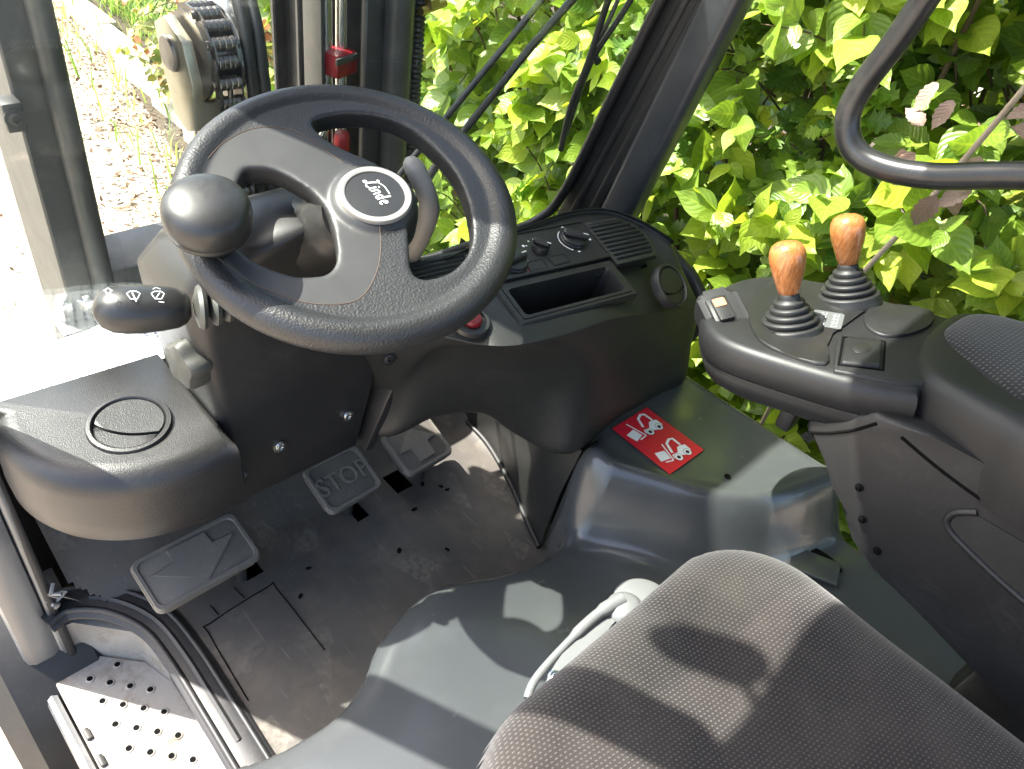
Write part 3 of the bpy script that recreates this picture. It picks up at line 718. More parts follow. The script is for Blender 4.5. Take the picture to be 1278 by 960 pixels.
# --- dashboard
DN = V((0, -.208, .978)).normalized(); DO = V((.219, .513, .5464))
DM = frame(DO, DN, (math.cos(math.radians(-9)), math.sin(math.radians(-9)), 0))
DMI = DM.inverted()
def dash():
    T = [(-.05, .80, .55), (.002, .655, .572), (.068, .621, .569), (.147, .626, .570), (.237, .627, .571), (.328, .628, .571), (.401, .612, .566), (.446, .575, .553), (.478, .530, .532), (.498, .57, .50)]
    K = [(-.05, .76, .50), (.006, .600, .535), (.040, .535, .535), (.077, .489, .541), (.152, .474, .538), (.246, .464, .531), (.335, .462, .509), (.425, .460, .482), (.488, .462, .465), (.53, .52, .45)]
    C = [(.03, .80, .33), (.062, .680, .323), (.071, .600, .443), (.118, .545, .476), (.211, .502, .421), (.274, .467, .368), (.379, .464, .366), (.480, .462, .352), (.532, .465, .358), (.57, .52, .36)]
    B = [(.02, .80, .24), (.054, .680, .234), (.120, .630, .281), (.178, .585, .292), (.220, .532, .262), (.252, .462, .262), (.369, .472, .262), (.480, .470, .262), (.552, .466, .262), (.59, .53, .262)]
    T0 = [(x+.02, y+.06, .40) if i < 4 else (x+.05, max(y+.17, .80)-(.04 if i > 6 else 0), .40) for i, (x, y, z) in enumerate(T)]
    mid = [tuple((V(a)*.5+V(b)*.5)) for a, b in zip(T, K)]
    Kp = []
    for i, (k, c) in enumerate(zip(K, C)):
        k = V(k); c = V(c); Kp.append(tuple(k*.8+c*.2+V((0, -.014 if i < 5 else -.006, .004))))
    U = [(x, y+.08, z-.002) for x, y, z in B]
    t1 = [tuple(V(a)*.93+V(b)*.07+V((0, 0, .006))) for a, b in zip(T, T0)]
    vs, fs = patch([T0, t1, T, mid, K, Kp, C, B, U], 8)
    keep = []
    for f in fs:
        c = DMI @ (sum((vs[i] for i in f), V((0, 0, 0)))/4)
        if abs(c.z) < .04 and ((abs(c.x) < .090 and abs(c.y) < .026) or (.113 < c.x < .180 and .034 < c.y < .10) or (-.188 < c.x < -.118 and .062 < c.y < .094)): continue
        keep.append(f)
    d = mk('dashboard', vs, keep, 'dash_plastic', F)
    h = .005
    def rl(w, l, r, z, cx=0, cy=0): return [DM @ V((x, y, z)) for x, y in rrect(w, l, r, 5, cx, cy)]
    tr = loft('storage_tray', [rl(.202, .070, .004, -.006), rl(.202, .070, .004, h-.003), rl(.198, .066, .004, h), rl(.186, .058, .004, h), rl(.185, .057, .004, h-.002), rl(.184, .056, .004, h+.001), rl(.172, .047, .006, h+.001), rl(.169, .044, .006, h-.003), rl(.160, .038, .006, -.055)], 'smooth_plastic', d, False, True, 30)
    # control panel with three rotary knobs
    cx, cy = .008, .079
    pn = loft('control_panel', [rl(.200, .078, .004, -.006, cx, cy), rl(.200, .078, .004, h, cx, cy), rl(.196, .074, .003, h+.0012, cx, cy), rl(.193, .071, .003, h+.0012, cx, cy), rl(.192, .070, .003, h-.0008, cx, cy)], 'smooth_plastic', d, False, True, 30)
    for kx, ky, r, ang in ((.0688, .085, .0185, -32), (.0056, .0815, .0125, -42), (-.0485, .066, .019, 10)):
        KM = DM @ Matrix.Translation((kx, ky, h-.0008)) @ Matrix.Rotation(math.radians(ang), 4, 'Z')
        kb = lathe('rotary_knob', [(r*1.05, 0), (r*1.05, .002), (r, .003), (r, .006), (r*.92, .0075), (.0005, .0078)], KM, 'smooth_plastic', pn, 40)
        prism('knob_grip', rrect(r*2.02, r*.72, r*.3, 4), KM @ Matrix.Translation((0, 0, .006)), .0085, 'smooth_plastic', kb, .003, 3)
        mk('knob_pointer', *ribbon([(r*.55, 0), (r*.98, 0)], 0.0016, .0147, KM), 'white_ink', kb, False)
    PM = DM @ Matrix.Translation((0, 0, h-.0006))
    g = [ring_geo((.0688, .085), .0222, .0236, PM, 0, 120, 235), ring_geo((.0688, .085), .0222, .0236, PM, 0, -10, 85), ring_geo((-.0485, .066), .0225, .0238, PM, 0, -20, 200)]
    for a in (150, 115, 85, 55, 25): g.append(disc_geo((.0056+.0185*math.cos(math.radians(a)), .0815+.0185*math.sin(math.radians(a))), .0014, PM, 8))
    g += [ribbon([(-.017, .0915), (-.013, .0915)], .004, 0, PM), ribbon([(.0945, .079), (.0975, .079)], .003, 0, PM), ribbon([(.066, .112), (.070, .112)], .0022, 0, PM), ribbon([(.061, .0615), (.065, .0610)], .0022, 0, PM), ribbon([(-.074, .052), (-.069, .052)], .004, 0, PM)]
    mk('panel_markings', *join_geo(g), 'white_ink', pn, False)
    mk('heat_marking', *ring_geo((-.0485, .066), .0222, .0245, PM, 0, -75, -25), 'red_plastic', pn, False)
    for bx, by in ((-.018, .0535), (.022, .0545)):
        loft('blank_switch', [rl(.030, .018, .0015, h-.001, bx, by), rl(.030, .018, .0015, h+.0004, bx, by), rl(.0275, .0155, .0015, h+.0004, bx, by), rl(.027, .015, .0012, h-.0005, bx, by), rl(.026, .014, .0012, h+.0002, bx, by)], 'smooth_plastic', pn, False, True, 25)
    # right louvre grille: each slat its own piece
    def grille(u0, v0, v1, n, ends):
        g = loft('air_grille', [[DM @ V((x, y, z)) for x, y in q] for q, z in ((ends_poly(u0, v0, v1, ends, .0), -.004), (ends_poly(u0, v0, v1, ends, 0), h-.001), (ends_poly(u0, v0, v1, ends, .003), h), (ends_poly(u0, v0, v1, ends, .006), h), (ends_poly(u0, v0, v1, ends, .007), -.022))], 'dash_plastic', d, False, False, 30)
        b = mk('grille_back', [DM @ V((x, y, -.022)) for x, y in ends_poly(u0, v0, v1, ends, .003)], [tuple(range(len(ends_poly(u0, v0, v1, ends, 0))))], 'dark_void', g)
        for i in range(n):
            v = v0+.006+(v1-v0-.012)*(i+.5)/n
            ue = np.interp(v, [e[1] for e in ends], [e[0] for e in ends])
            SM = DM @ Matrix.Translation(((u0+ue)/2, v, -.002)) @ Matrix.Rotation(math.radians(-28), 4, 'X')
            prism('slat', [(-(ue-u0)/2+.002, -.0035), ((ue-u0)/2-.002, -.0035), ((ue-u0)/2-.002, .0028), (-(ue-u0)/2+.002, .0028)], SM, .0075, 'dash_plastic', g, .001, 1)
    def ends_poly(u0, v0, v1, ends, ins):
        return [(u0+ins, v0+ins)]+[(u-ins, max(v0+ins, min(v1-ins, v))) for u, v in ends]+[(u0+ins, v1-ins)]
    grille(.106, .024, .112, 9, [(.186, .024), (.194, .045), (.198, .068), (.192, .09), (.172, .112)])
    grille(-.200, .050, .106, 6, [(-.112, .050), (-.106, .07), (-.102, .106)])
    # red button beside the column, half under the wheel
    EM = DM @ Matrix.Translation((-.158, -.008, .001))
    e = lathe('button_collar', [(.024, -.004), (.024, .003), (.0225, .0045), (.0185, .0045), (.018, .002)], EM, 'smooth_plastic', d, 40)
    lathe('red_button', [(.013, 0), (.013, .006), (.011, .009), (.0005, .0095)], EM, 'red_plastic', d, 32)
    # round vent on the rolled right shoulder
    air_vent(d, (.3995, .4665, .5215), (.12, -.62, .76), (1, .05, -.1), .0335, 'dash_plastic')
    screw(d, (.022, .632, .440), (-.2, -1, .15), .0075, 'smooth_plastic')
    # side shell beyond the dash end
    tube('dash_side_trim', spline([(.47, .60, .525), (.508, .545, .50), (.535, .50, .455), (.55, .475, .40), (.545, .48, .36)], 5), [.012]*8+[.016]*8+[.012]*5, 'smooth_plastic', d, 12)
    # knee wall on the right of the pedals
    base = spline([(.372, .90, 0), (.366, .80, 0), (.358, .72, 0), (.325, .62, 0), (.292, .545, 0), (.262, .475, 0)], 6)
    top = spline([(.385, .90, .38), (.375, .78, .38), (.34, .66, .345), (.30, .57, .315), (.275, .52, .275), (.272, .455, .262)], 6)
    rows = []
    for k in range(11):
        t = k/10; rows.append([a.lerp(b, t)+V((-.012*math.sin(t*math.pi), 0, 0)) for a, b in zip(base, top)])
    nc = len(base); vs = [p for r_ in rows for p in r_]; fs = [(i*nc+j, i*nc+j+1, (i+1)*nc+j+1, (i+1)*nc+j) for i in range(10) for j in range(nc-1)]
    kw = mk('knee_panel', vs, fs, 'dash_plastic', F)
    screw(kw, (.283, .53, .10), (-.9, -.45, .1), .006, 'smooth_plastic')
    tube('mat_edge', [p+V((-.004, 0, .008)) for p in base], .006, 'rubber', kw, 8)
    # bulkhead behind the pedals and dash
    box('bulkhead', (0, .955, .08), (.92, .02, .44), 'dark_void', F, .002)
dash()

# --- green sheet-metal hood: low deck, raised ledge, rolled edges
def hood():
    edge = [(-.42, .445), (-.376, .424), (-.313, .396), (-.235, .386), (-.180, .400), (-.127, .433), (-.060, .449), (.005, .446), (.0746, .417), (.1585, .399), (.215, .408), (.242, .435), (.268, .458), (.315, .468), (.325, .55), (.585, .55), (.60, .19), (.60, -.5), (-.42, -.5)]
    edge = [tuple(p[:2]) for p in spline([(*p, 0) for p in edge[:12]], 5)]+edge[12:]
    led = [(.245, .62), (.66, .62), (.66, .150), (.56, .148), (.47, .174), (.39, .215), (.335, .268), (.300, .330), (.262, .395)]
    led = [tuple(p[:2]) for p in spline([(*p, 0) for p in led[3:]], 4)]+led[:3]
    st = .0055; xs = np.arange(-.44, .625, st); ys = np.arange(-.5, .565, st); X, Y = np.meshgrid(xs, ys)
    d = sdf(X, Y, edge); dl = sdf(X, Y, led)
    z0 = .165+.012*np.exp(-((X+.05)**2+(Y-.42)**2)/.01)
    Z = z0+(.268-z0)*sstep(-.042, .028, dl)
    # pressed swage along the foot of the ledge
    Z += -.003*np.exp(-((dl+.055)/.014)**2)+.004*np.exp(-((dl-.030)/.014)**2)
    # concave hollow toward the left front
    Z += -.016*np.exp(-((X-.19)**2/.006+(Y-.36)**2/.004))
    r = .032; q = np.clip(d, 0, r)
    Z = Z-r+np.sqrt(np.maximum(r*r-(r-q)**2, 0)); Z = np.where(d < 0, Z+d*14, Z)
    ny, nx = X.shape; vs = np.stack([X, Y, np.maximum(Z, .0)], -1).reshape(-1, 3); fs = []
    ok = d > -.016
    for j in range(ny-1):
        for i in range(nx-1):
            if ok[j, i] and ok[j, i+1] and ok[j+1, i] and ok[j+1, i+1]: fs.append((j*nx+i, j*nx+i+1, (j+1)*nx+i+1, (j+1)*nx+i))
    fs = main_island(fs)
    vs, fs = compact(vs, fs)
    h = mk('motor_hood', vs, fs, 'green_paint', F)
    SM = Matrix.Translation((0, 0, .2703))
    stk = mk('warning_sticker', [SM @ V((*p, 0)) for p in ((.3424, .4569), (.435, .4564), (.4343, .334), (.3412, .3343))], [(3, 2, 1, 0)], 'sticker_edge', h, False)
    mk('sticker_face', [SM @ V((*p, .0004)) for p in ((.3433, .4560), (.4341, .4555), (.4334, .335), (.3421, .3352))], [(3, 2, 1, 0)], 'sticker_red', stk, False)
    L = .0008
    PI1 = dict(box=[(.3512, .4313), (.371, .4335), (.3736, .4163), (.3553, .412)], mast=[(.3713, .4489), (.3789, .4121), (.3633, .4111)], cab=[(.3899, .4275), (.3983, .4452), (.409, .4495), (.416, .4465), (.4163, .4294)],
               body=[(.385, .4224), (.3976, .4208), (.4074, .4298), (.4139, .4296), (.4232, .4261), (.4231, .4132), (.4172, .4086), (.4067, .4088), (.3985, .413), (.3929, .4085), (.3844, .4102), (.3825, .4172)], wh=[(.3909, .4133), (.4131, .4124)])
    PI2 = dict(box=[(.358, .3783), (.376, .3723), (.3715, .3555), (.3523, .3599)], mast=[(.3844, .384), (.3717, .3501), (.3575, .3549)], cab=[(.3835, .3617), (.3921, .38), (.4028, .3844), (.4099, .3819), (.4095, .3651)],
               body=[(.3798, .3589), (.392, .357), (.4003, .3647), (.4079, .3648), (.4165, .361), (.4158, .3489), (.4102, .3448), (.4, .3447), (.3924, .3492), (.3866, .3448), (.3784, .3467), (.3762, .3535)], wh=[(.3843, .3491), (.4059, .348)])
    for P in (PI1, PI2):
        g = [([SM @ V((*p, L)) for p in P['box']], [(3, 2, 1, 0)]), ribbon(P['mast'][:2], .0024, L, SM), ribbon(P['mast'][1:], .0024, L, SM), ribbon(P['cab'], .0044, L, SM), ([SM @ V((*p, L)) for p in P['body']], [tuple(range(12))[::-1]])]
        for w in P['wh']: g += [disc_geo(w, .0068, SM, 20, L+.0002)]
        mk('forklift_pictogram', *join_geo(g), 'sticker_white', stk, False)
        g = []
        for w in P['wh']: g += [disc_geo(w, .0034, SM, 16, L+.0005), ring_geo(w, .0068, .0074, SM, L+.0005)]
        mk('pictogram_wheels', *join_geo(g), 'sticker_edge', stk, False)
    lathe('hood_hole', [(.0052, .0), (.0052, .0006), (.004, .0008)], Matrix.Translation((.4168, .2766, .2705)), 'dark_void', h, 20)
    # slotted flap beside the seat
    box('hood_flap', (.478, .110, .172), (.05, .075, .006), 'green_paint', h, .002, (0, .1, 1), (1, .35, 0))
    mk('flap_slot', *lathe_geo([(.03, 0), (.029, .0008)], Matrix.Translation((.508, .105, .1695)), 24, .35, 1.), 'dark_void', h)
hood()

# --- seat
def seat():
    cx, cy, hw, hl, rc = -.015, -.065, .240, .256, .115
    st = .007; xs = np.arange(cx-hw-.02, cx+hw+.021, st); ys = np.arange(cy-hl-.02, cy+hl+.021, st); X, Y = np.meshgrid(xs, ys)
    qx = np.abs(X-cx)-(hw-rc); qy = np.abs(Y-cy)-(hl-rc)
    d = -(np.hypot(np.maximum(qx, 0), np.maximum(qy, 0))+np.minimum(np.maximum(qx, qy), 0)-rc)
    r = .055; q = np.clip(d, 0, r)
    Z = .428-r+np.sqrt(np.maximum(r*r-(r-q)**2, 0))*1.
    ax = np.abs(X-cx)
    Z += .007*np.exp(-((ax-.155)/.06)**2)*sstep(.0, .09, d)-.012*np.exp(-(ax/.075)**2)*sstep(.0, .1, d)
    Z += -.010*np.exp(-((X-.03)/.035)**2)*np.exp(-((Y-.15)/.05)**2)
    Z += .0022*np.array([[noise.noise(V((x*11, y*11, 2))) for x in xs] for y in ys])
    Z = np.where(d < 0, Z+d*6, Z)
    ok = d > -.010; ny, nx = X.shape; fs = []
    for j in range(ny-1):
        for i in range(nx-1):
            if ok[j, i] and ok[j, i+1] and ok[j+1, i] and ok[j+1, i+1]: fs.append((j*nx+i, j*nx+i+1, (j+1)*nx+i+1, (j+1)*nx+i))
    s = empty('driver_seat', (0, 0, 0)); s.parent = F; s.matrix_parent_inverse = Matrix.Translation(-F.location)
    fs = main_island(fs)
    vs, fs = compact(np.stack([X, Y, Z], -1).reshape(-1, 3), fs)
    mk('seat_cushion', vs, fs, 'seat_fabric', s)
    prism('seat_pan', rrect(.44, .46, .10, 6, cx, cy), Matrix.Translation((0, 0, .24)), .135, 'rubber', s, .01, 2)
    back = spline([(-.008, -.36, .44), (-.008, -.42, .60), (-.008, -.47, .85), (-.008, -.50, 1.02)], 6)
    loops = []
    for i, p in enumerate(back):
        w = .22*(1-.15*max(0, (i-12)/7)**2); th = .05
        loops.append([V((p.x+w*math.copysign(abs(math.cos(a))**.5, math.cos(a)), p.y+th*math.copysign(abs(math.sin(a))**.7, math.sin(a)), p.z)) for a in np.linspace(0, 2*math.pi, 32, endpoint=False)])
    loft('seat_backrest', loops, 'seat_fabric', s)
    # grey adjusting handle under the front edge
    bow = spline([(-.100, .205, .285), (-.070, .222, .292), (.0, .230, .298), (.05, .231, .302), (.085, .225, .305)], 6)
    blade = smooth2([(-.100, .192), (-.05, .217), (.0, .227), (.05, .231), (.082, .233), (.10, .224), (.096, .203), (.05, .197), (-.02, .192), (-.08, .182)], 4)
    hd = prism('adjusting_handle', blade, Matrix.Translation((0, 0, .284)), .014, 'handle_grey', s, .005, 3)
    tube('handle_rib', bow[3:], [.005]*10+[.007]*6+[.009]*6, 'handle_grey', hd, 12)
    lathe('handle_knuckle', [(.024, 0), (.025, .008), (.022, .016), (.014, .021), (.0005, .022)], frame((.082, .215, .288), (0, .2, 1)), 'handle_grey', hd, 32)
    lathe('handle_disc', [(.034, 0), (.036, .004), (.036, .012), (.031, .016), (.0005, .017)], frame((.118, .212, .275), (0, .2, 1)), 'handle_grey', hd, 40)
    prism('handle_slot', smooth2([(.0, .204), (.03, .208), (.058, .212), (.062, .206), (.03, .200), (.004, .199)], 3), Matrix.Translation((0, 0, .2975)), .0012, 'dark_void', hd)
    screw(hd, (-.052, .208, .2985), (0, .1, 1), .006)
seat()
# --- armrest with two control levers
AN = V((0, .25, 1)).normalized()
AM = frame((0, .2, .62), AN, (1, 0, 0))                       # local x = world x, local y = forward along the slope
def ay(y): return (y-.2)*1.0308
def apoly(pts): return [(x, ay(y)) for x, y in pts]
def smooth2(pts, k=4): return [tuple(p[:2]) for p in spline([(*p, 0) for p in pts], k, True)]
def armrest():
    A = empty('armrest', (0, 0, 0)); A.parent = F; A.matrix_parent_inverse = Matrix.Translation(-F.location)
    pod = [(.285, .095), (.262, .150), (.250, .22), (.246, .290), (.262, .330), (.300, .362), (.350, .382), (.400, .388), (.450, .374), (.486, .335), (.492, .26), (.494, .120)]
    ps = [tuple(p[:2]) for p in spline([(*p, 0) for p in pod[:11]], 4)]+pod[11:]
    ps = apoly(ps); c = V((.375, ay(.23)))
    def ins(l, k): return [tuple(V(p)+(c-V(p)).normalized()*k) for p in l]
    def lp(k, z): return [AM @ V((*p, z)) for p in ins(ps, k)]
    up = loft('control_pod', [lp(.004, -.040), lp(0, -.036), lp(0, -.014), lp(.002, -.007), lp(.006, -.002), lp(.012, 0), lp(.05, .0005)], 'arm_plastic', A, True, True, 45)
    loft('pod_underside', [lp(.075, -.086), lp(.030, -.080), lp(.010, -.066), lp(.003, -.048), lp(.004, -.0405)], 'arm_plastic', A, True, True, 45)
    # raised lever deck on the pod
    dk = apoly(smooth2([(.272, .188), (.266, .250), (.295, .290), (.35, .325), (.43, .345), (.470, .32), (.480, .26), (.472, .222), (.40, .217), (.33, .214)]))
    prism('lever_deck', dk, AM @ Matrix.Translation((0, 0, -.002)), .0055, 'smooth_plastic', A, .0025, 3)
    # rocker switch on the nose
    RM = frame((.306, .338, .588), (-.36, -.04, .93), (.80, -.50, .3))
    prism('switch_housing', rrect(.052, .078, .012), RM @ Matrix.Translation((.004, 0, -.035)), .036, 'arm_plastic', A, .008, 4)
    RM = RM @ Matrix.Translation((0, 0, .002))
    sw = prism('rocker_switch', rrect(.028, .048, .004), RM @ Matrix.Translation((0, 0, -.004)), .008, 'smooth_plastic', A, .0015, 2)
    prism('rocker_key', rrect(.018, .036, .002), RM @ Matrix.Rotation(math.radians(-5), 4, 'X') @ Matrix.Translation((0, 0, .001)), .007, 'smooth_plastic', sw, .0015, 2)
    prism('orange_lens', rrect(.0150, .013, .0015), RM @ Matrix.Rotation(math.radians(-5), 4, 'X') @ Matrix.Translation((0, .010, .0078)), .0011, 'orange_lens', sw, .0004, 1)
    # levers
    for base, hd in (((.335, .2617, .6015), (0, .434, .90)), ((.455, .2496, .6110), (0, .434, .90))):
        M = frame(base, hd)
        M = M @ Matrix.Diagonal((.93, .93, 1, 1))
        G = lathe('control_lever', [(.043, -.012), (.043, -.003), (.0405, .0)]+sum([[(.0405-.0052*i, .0045+.0075*i), (.0395-.0052*i, .0062+.0075*i), (.0325-.0046*i, .0070+.0075*i)] for i in range(5)], [])+[(.0135, .0405), (.0125, .0455), (.0105, .047)], M, 'rubber', A, 48, ang=75)
        lathe('wooden_grip', [(.0105, .0445), (.0125, .0455), (.0145, .0520), (.0170, .0610), (.0200, .0720), (.0222, .0830), (.0226, .0900), (.0215, .0970), (.0185, .1025), (.0130, .1060), (.006, .1073), (.0004, .1075)], M, 'wood', G, 48, ang=80)
    for (lx, ly, s) in ((.376, .2375, .85), (.466, .2235, .4)):
        LM = AM @ Matrix.Translation((lx, ay(ly), .004)) @ Matrix.Rotation(math.radians(20), 4, 'Z')
        pl = mk('symbol_plate', [LM @ V((x, y, 0)) for x, y in rrect(.055*s, .042*s, .005*s)], [tuple(range(24))], 'label_grey', A, False)
        g = []
        for i in range(4):
            for j in range(2):
                ox = (-.018+.012*i)*s; oy = (-.010+.017*j)*s
                g += [ribbon([(ox-.004*s, oy-.004*s), (ox-.004*s, oy+.004*s)], .0006*s, .0003, LM), ribbon([(ox-.004*s, oy-.004*s), (ox+.003*s, oy-.004*s)], .0006*s, .0003, LM), ribbon([(ox, oy+.003*s), (ox+.003*s, oy)], .0007*s, .0003, LM)]
        mk('plate_symbols', *join_geo(g), 'white_ink', pl, False)
    # middle section with square lid and oval cover
    ms = apoly([(.264, .176), (.33, .205), (.40, .208), (.470, .212), (.482, .120), (.40, .112), (.315, .085), (.288, .112)])
    mid = prism('arm_middle', ms, AM @ Matrix.Translation((0, 0, -.006)), .0095, 'arm_plastic', A, .003, 3, True)
    lid = prism('square_lid', apoly([(.342, .200), (.362, .166), (.300, .142), (.280, .176)]), AM @ Matrix.Translation((0, 0, -.002)), .0095, 'arm_plastic', A, .004, 4, True)
    lv, lf = tube_geo([AM @ V((*p, .0037)) for p in apoly([(.344, .203), (.365, .165), (.299, .139), (.277, .177)])], .0016, 6, True); mk('lid_gap', lv, lf, 'dark_void', lid)
    mk('lid_dimple', *lathe_geo([(.0135, .0), (.013, .0004), (.0005, .0005)], AM @ Matrix.Translation((.324, ay(.174), .0076)), 24, 1., .7), 'smooth_plastic', lid)
    ov = apoly(smooth2([(.385, .195), (.42, .212), (.455, .207), (.476, .180), (.478, .155), (.44, .145), (.40, .152), (.376, .170)]))
    prism('oval_cover', ov, AM @ Matrix.Translation((0, 0, .001)), .0062, 'arm_plastic', A, .003, 3)
    # padded rest
    rs = [(.296, .092), (.325, .118), (.372, .136), (.430, .142), (.494, .132), (.505, .05), (.510, -.30), (.245, -.30), (.250, -.05), (.268, .02)]
    r2 = apoly(smooth2(rs, 4)); c2 = V((.385, ay(-.08)))
    def l2(k, z): return [AM @ V((*tuple(V(p)+(c2-V(p)).normalized()*k), z)) for p in r2]
    loft('arm_shell', [l2(.0, -.085), l2(-.002, -.05), l2(.0, -.012), l2(.003, .002), l2(.009, .010), l2(.018, .0135), l2(.03, .0140)], 'arm_plastic', A, True, True, 50)
    pd = apoly(smooth2([(.365, .085), (.405, .118), (.450, .122), (.490, .108), (.497, .04), (.500, -.27), (.280, -.27), (.285, -.08), (.315, .02)], 5)); c3 = V((.4, ay(-.08)))
    def l3(k, z): return [AM @ V((*tuple(V(p)+(c3-V(p)).normalized()*k), z)) for p in pd]
    loft('arm_pad', [l3(-.002, .012), l3(0, .0145), l3(.006, .0175), l3(.02, .0205), l3(.045, .0225), l3(.1, .0235)], 'arm_mesh', A, False, True, 70)
    # lower housing beside the seat (profile in y-z, carried across x)
    prof = [(.178, .552), (.172, .538), (.135, .528), (.108, .498), (.092, .470), (.070, .445), (.035, .425), (-.04, .415), (-.15, .385), (-.33, .36), (-.33, .66), (-.02, .63), (.06, .622), (.12, .610)]
    HM = Matrix(((0, 0, 1, .266), (1, 0, 0, 0), (0, 1, 0, 0), (0, 0, 0, 1)))
    low = prism('arm_housing', prof, HM, .207, 'arm_plastic', A, .012, 4)
    for y, z in ((.104, .505), (.083, .470), (.052, .445)): screw(low, (.2645, y-.012, z+.012), (-1, .1, 0), .0032, 'dark_void')
    tube('housing_groove', spline([(.2665, .112, .600), (.2665, .128, .577), (.2665, .148, .556), (.2665, .166, .542)], 5), .0022, 'dark_void', low, 8)
    tube('shell_groove', spline([(.2665, .085, .602), (.2665, .04, .594), (.2665, -.005, .590), (.2665, -.08, .588), (.2665, -.25, .60)], 5), .0022, 'dark_void', low, 8)
    tube('grip_recess', spline([(.266, -.012, .575), (.266, .004, .558), (.266, .002, .541), (.266, -.025, .530), (.266, -.10, .515), (.266, -.24, .505)], 6), .0042, 'arm_plastic', low, 10)
    prism('grip_pocket', [(-.012, .572), (.002, .558), (.0, .543), (-.025, .532), (-.10, .517), (-.24, .507), (-.24, .575), (-.10, .578)][::-1], Matrix(((0, 0, -1, .2662), (1, 0, 0, 0), (0, 1, 0, 0), (0, 0, 0, 1))), .0012, 'rubber', low)
    box('pod_hook', (.300, .205, .525), (.025, .020, .045), 'arm_plastic', A, .005)
    prism('arm_foot', [(-.06, -.12), (.06, -.12), (.05, .2), (-.05, .2)], frame((.40, -.18, .30), (1, 0, 0), (0, 1, 0)), .07, 'rubber', A, .01)
armrest()

# --- cab frame: right pillar, glass, roof, grab bar
GP = V((.52, .80, .44)); GN = V((.17, 1, .29)).normalized()
def gp(x, z, h=0.): return V((x, .80-.17*(x-.52)-.29*(z-.44)+h, z))
def cab():
    a, b = V((.535, .690, .44)), V((.535, .470, 1.43))
    pil = prism('right_pillar', rrect(.046, .060, .014, 4), frame(a, b-a, (1, 0, 0)), (b-a).length, 'pillar_paint', F, .0, 1)
    g = [gp(-.47, .33), gp(.52, .42), gp(.52, 1.40), gp(-.47, 1.40)]
    ws = mk('windscreen', g+[p+GN*.005 for p in g], [(0, 1, 2, 3), (7, 6, 5, 4), (0, 4, 5, 1), (1, 5, 6, 2), (2, 6, 7, 3), (3, 7, 4, 0)], 'glass', F, False)
    tube('windscreen_seal', spline([gp(-.46, .345), gp(-.2, .352), gp(.15, .375), gp(.40, .415), gp(.485, .44), gp(.512, .50), gp(.512, .7), gp(.512, 1.0), gp(.512, 1.4)], 6), .0085, 'rubber', ws, 10)
    tube('seal_lip', spline([gp(.523, .45, -.03), gp(.523, .7, -.03), gp(.523, 1.0, -.03), gp(.523, 1.4, -.03)], 6), .0085, 'rubber', ws, 8)
    tube('seal_lip', spline([gp(.528, .45, -.06), gp(.528, .7, -.055), gp(.528, 1.0, -.05), gp(.528, 1.4, -.05)], 6), .010, 'rubber', ws, 8)
    bar('seal_strip', gp(.526, .42, -.036), gp(.526, 1.38, -.036), .012, .070, 'rubber', ws, .003)
    # chalk writing left on the glass near the pillar
    C = frame(gp(.452, .545, -.002), -GN, (1, -.17, 0)); gg = []
    for j, w in enumerate(([[(0, .0), (.004, .008), (.009, .002), (.013, .009)], [(.018, .001), (.022, .009), (.026, .001)], [(.031, .009), (.028, .003), (.034, .0)], [(.039, .001), (.041, .008)], [(.046, .009), (.052, .008), (.047, .0)]], [[(.004, .0), (.008, .008), (.011, .001)], [(.017, .008), (.015, .001), (.021, .001)], [(.027, .008), (.033, .008)], [(.030, .008), (.029, 0)]])):
        for s in w: gg.append(ribbon([(x-.03, y-.012*j) for x, y in s], .0011, 0, C))
    mk('chalk_marks', *join_geo(gg), 'white_ink', ws, False)
    # roof of the overhead guard
    rf = box('roof_panel', (.0, -.07, 1.46), (1.06, 1.32, .05), 'pillar_paint', F, .015)
    bar('roof_front_beam', (-.50, .578, 1.43), (.56, .578, 1.43), .07, .08, 'pillar_paint', rf, .012, (0, 1, 0))
    for x in (-.47, .53): bar('rear_pillar', (x, -.66, .1), (x, -.60, 1.44), .07, .09, 'pillar_paint', rf, .012)
    # counterweight behind the seat
    prism('counterweight', rrect(1.04, .55, .12, 6, .04, -.80), Matrix.Translation((0, 0, -.45)), .85, 'pillar_paint', F, .04, 4)
    box('chassis_side', (.50, .05, -.28), (.22, 1.0, .50), 'pillar_paint', F, .03)
    box('seat_base', (.05, -.18, -.02), (.92, .62, .36), 'green_paint', F, .02)
    for (x, y, r) in ((.55, -.75, .26), (-.47, -.75, .26), (.60, 1.05, .32), (-.45, 1.05, .32)):
        M = frame((x-.09, y, GZ+r), (1, 0, 0))
        w = lathe('wheel', [(r*.5, 0), (r*.9, .0), (r, .03), (r, .15), (r*.9, .18), (r*.5, .18)], M, 'rubber', F, 40)
        lathe('wheel_rim', [(r*.1, .02), (r*.45, .02), (r*.52, -.003), (r*.52, .183), (r*.45, .16), (r*.1, .16)], M, 'pillar_paint', w, 32)
    mr = prism('seat_shadow_plate', rrect(.048, .13, .020, 6), frame((-.43, .80, 1.60), (-.1, -1, -.2), (1, 0, 0)), .02, 'bar_paint', F, .006, 2)  # unseen plate on an arm, added to cast the oblong seat shadow
    tube('shadow_plate_arm', spline([(-.43, .58, 1.46), (-.43, .70, 1.56), (-.43, .785, 1.63)], 4), .005, 'bar_paint', mr, 8)
    tube('grab_bar', spline([(.5, .305, 1.12), (.5, .325, 1.0), (.5, .345, .90), (.5, .362, .835), (.5, .362, .795), (.5, .340, .766), (.5, .300, .760), (.5, .24, .774), (.5, .157, .812), (.5, .0, .875), (.5, -.3, .98)], 7), .0155, 'bar_paint', F, 18)
cab()

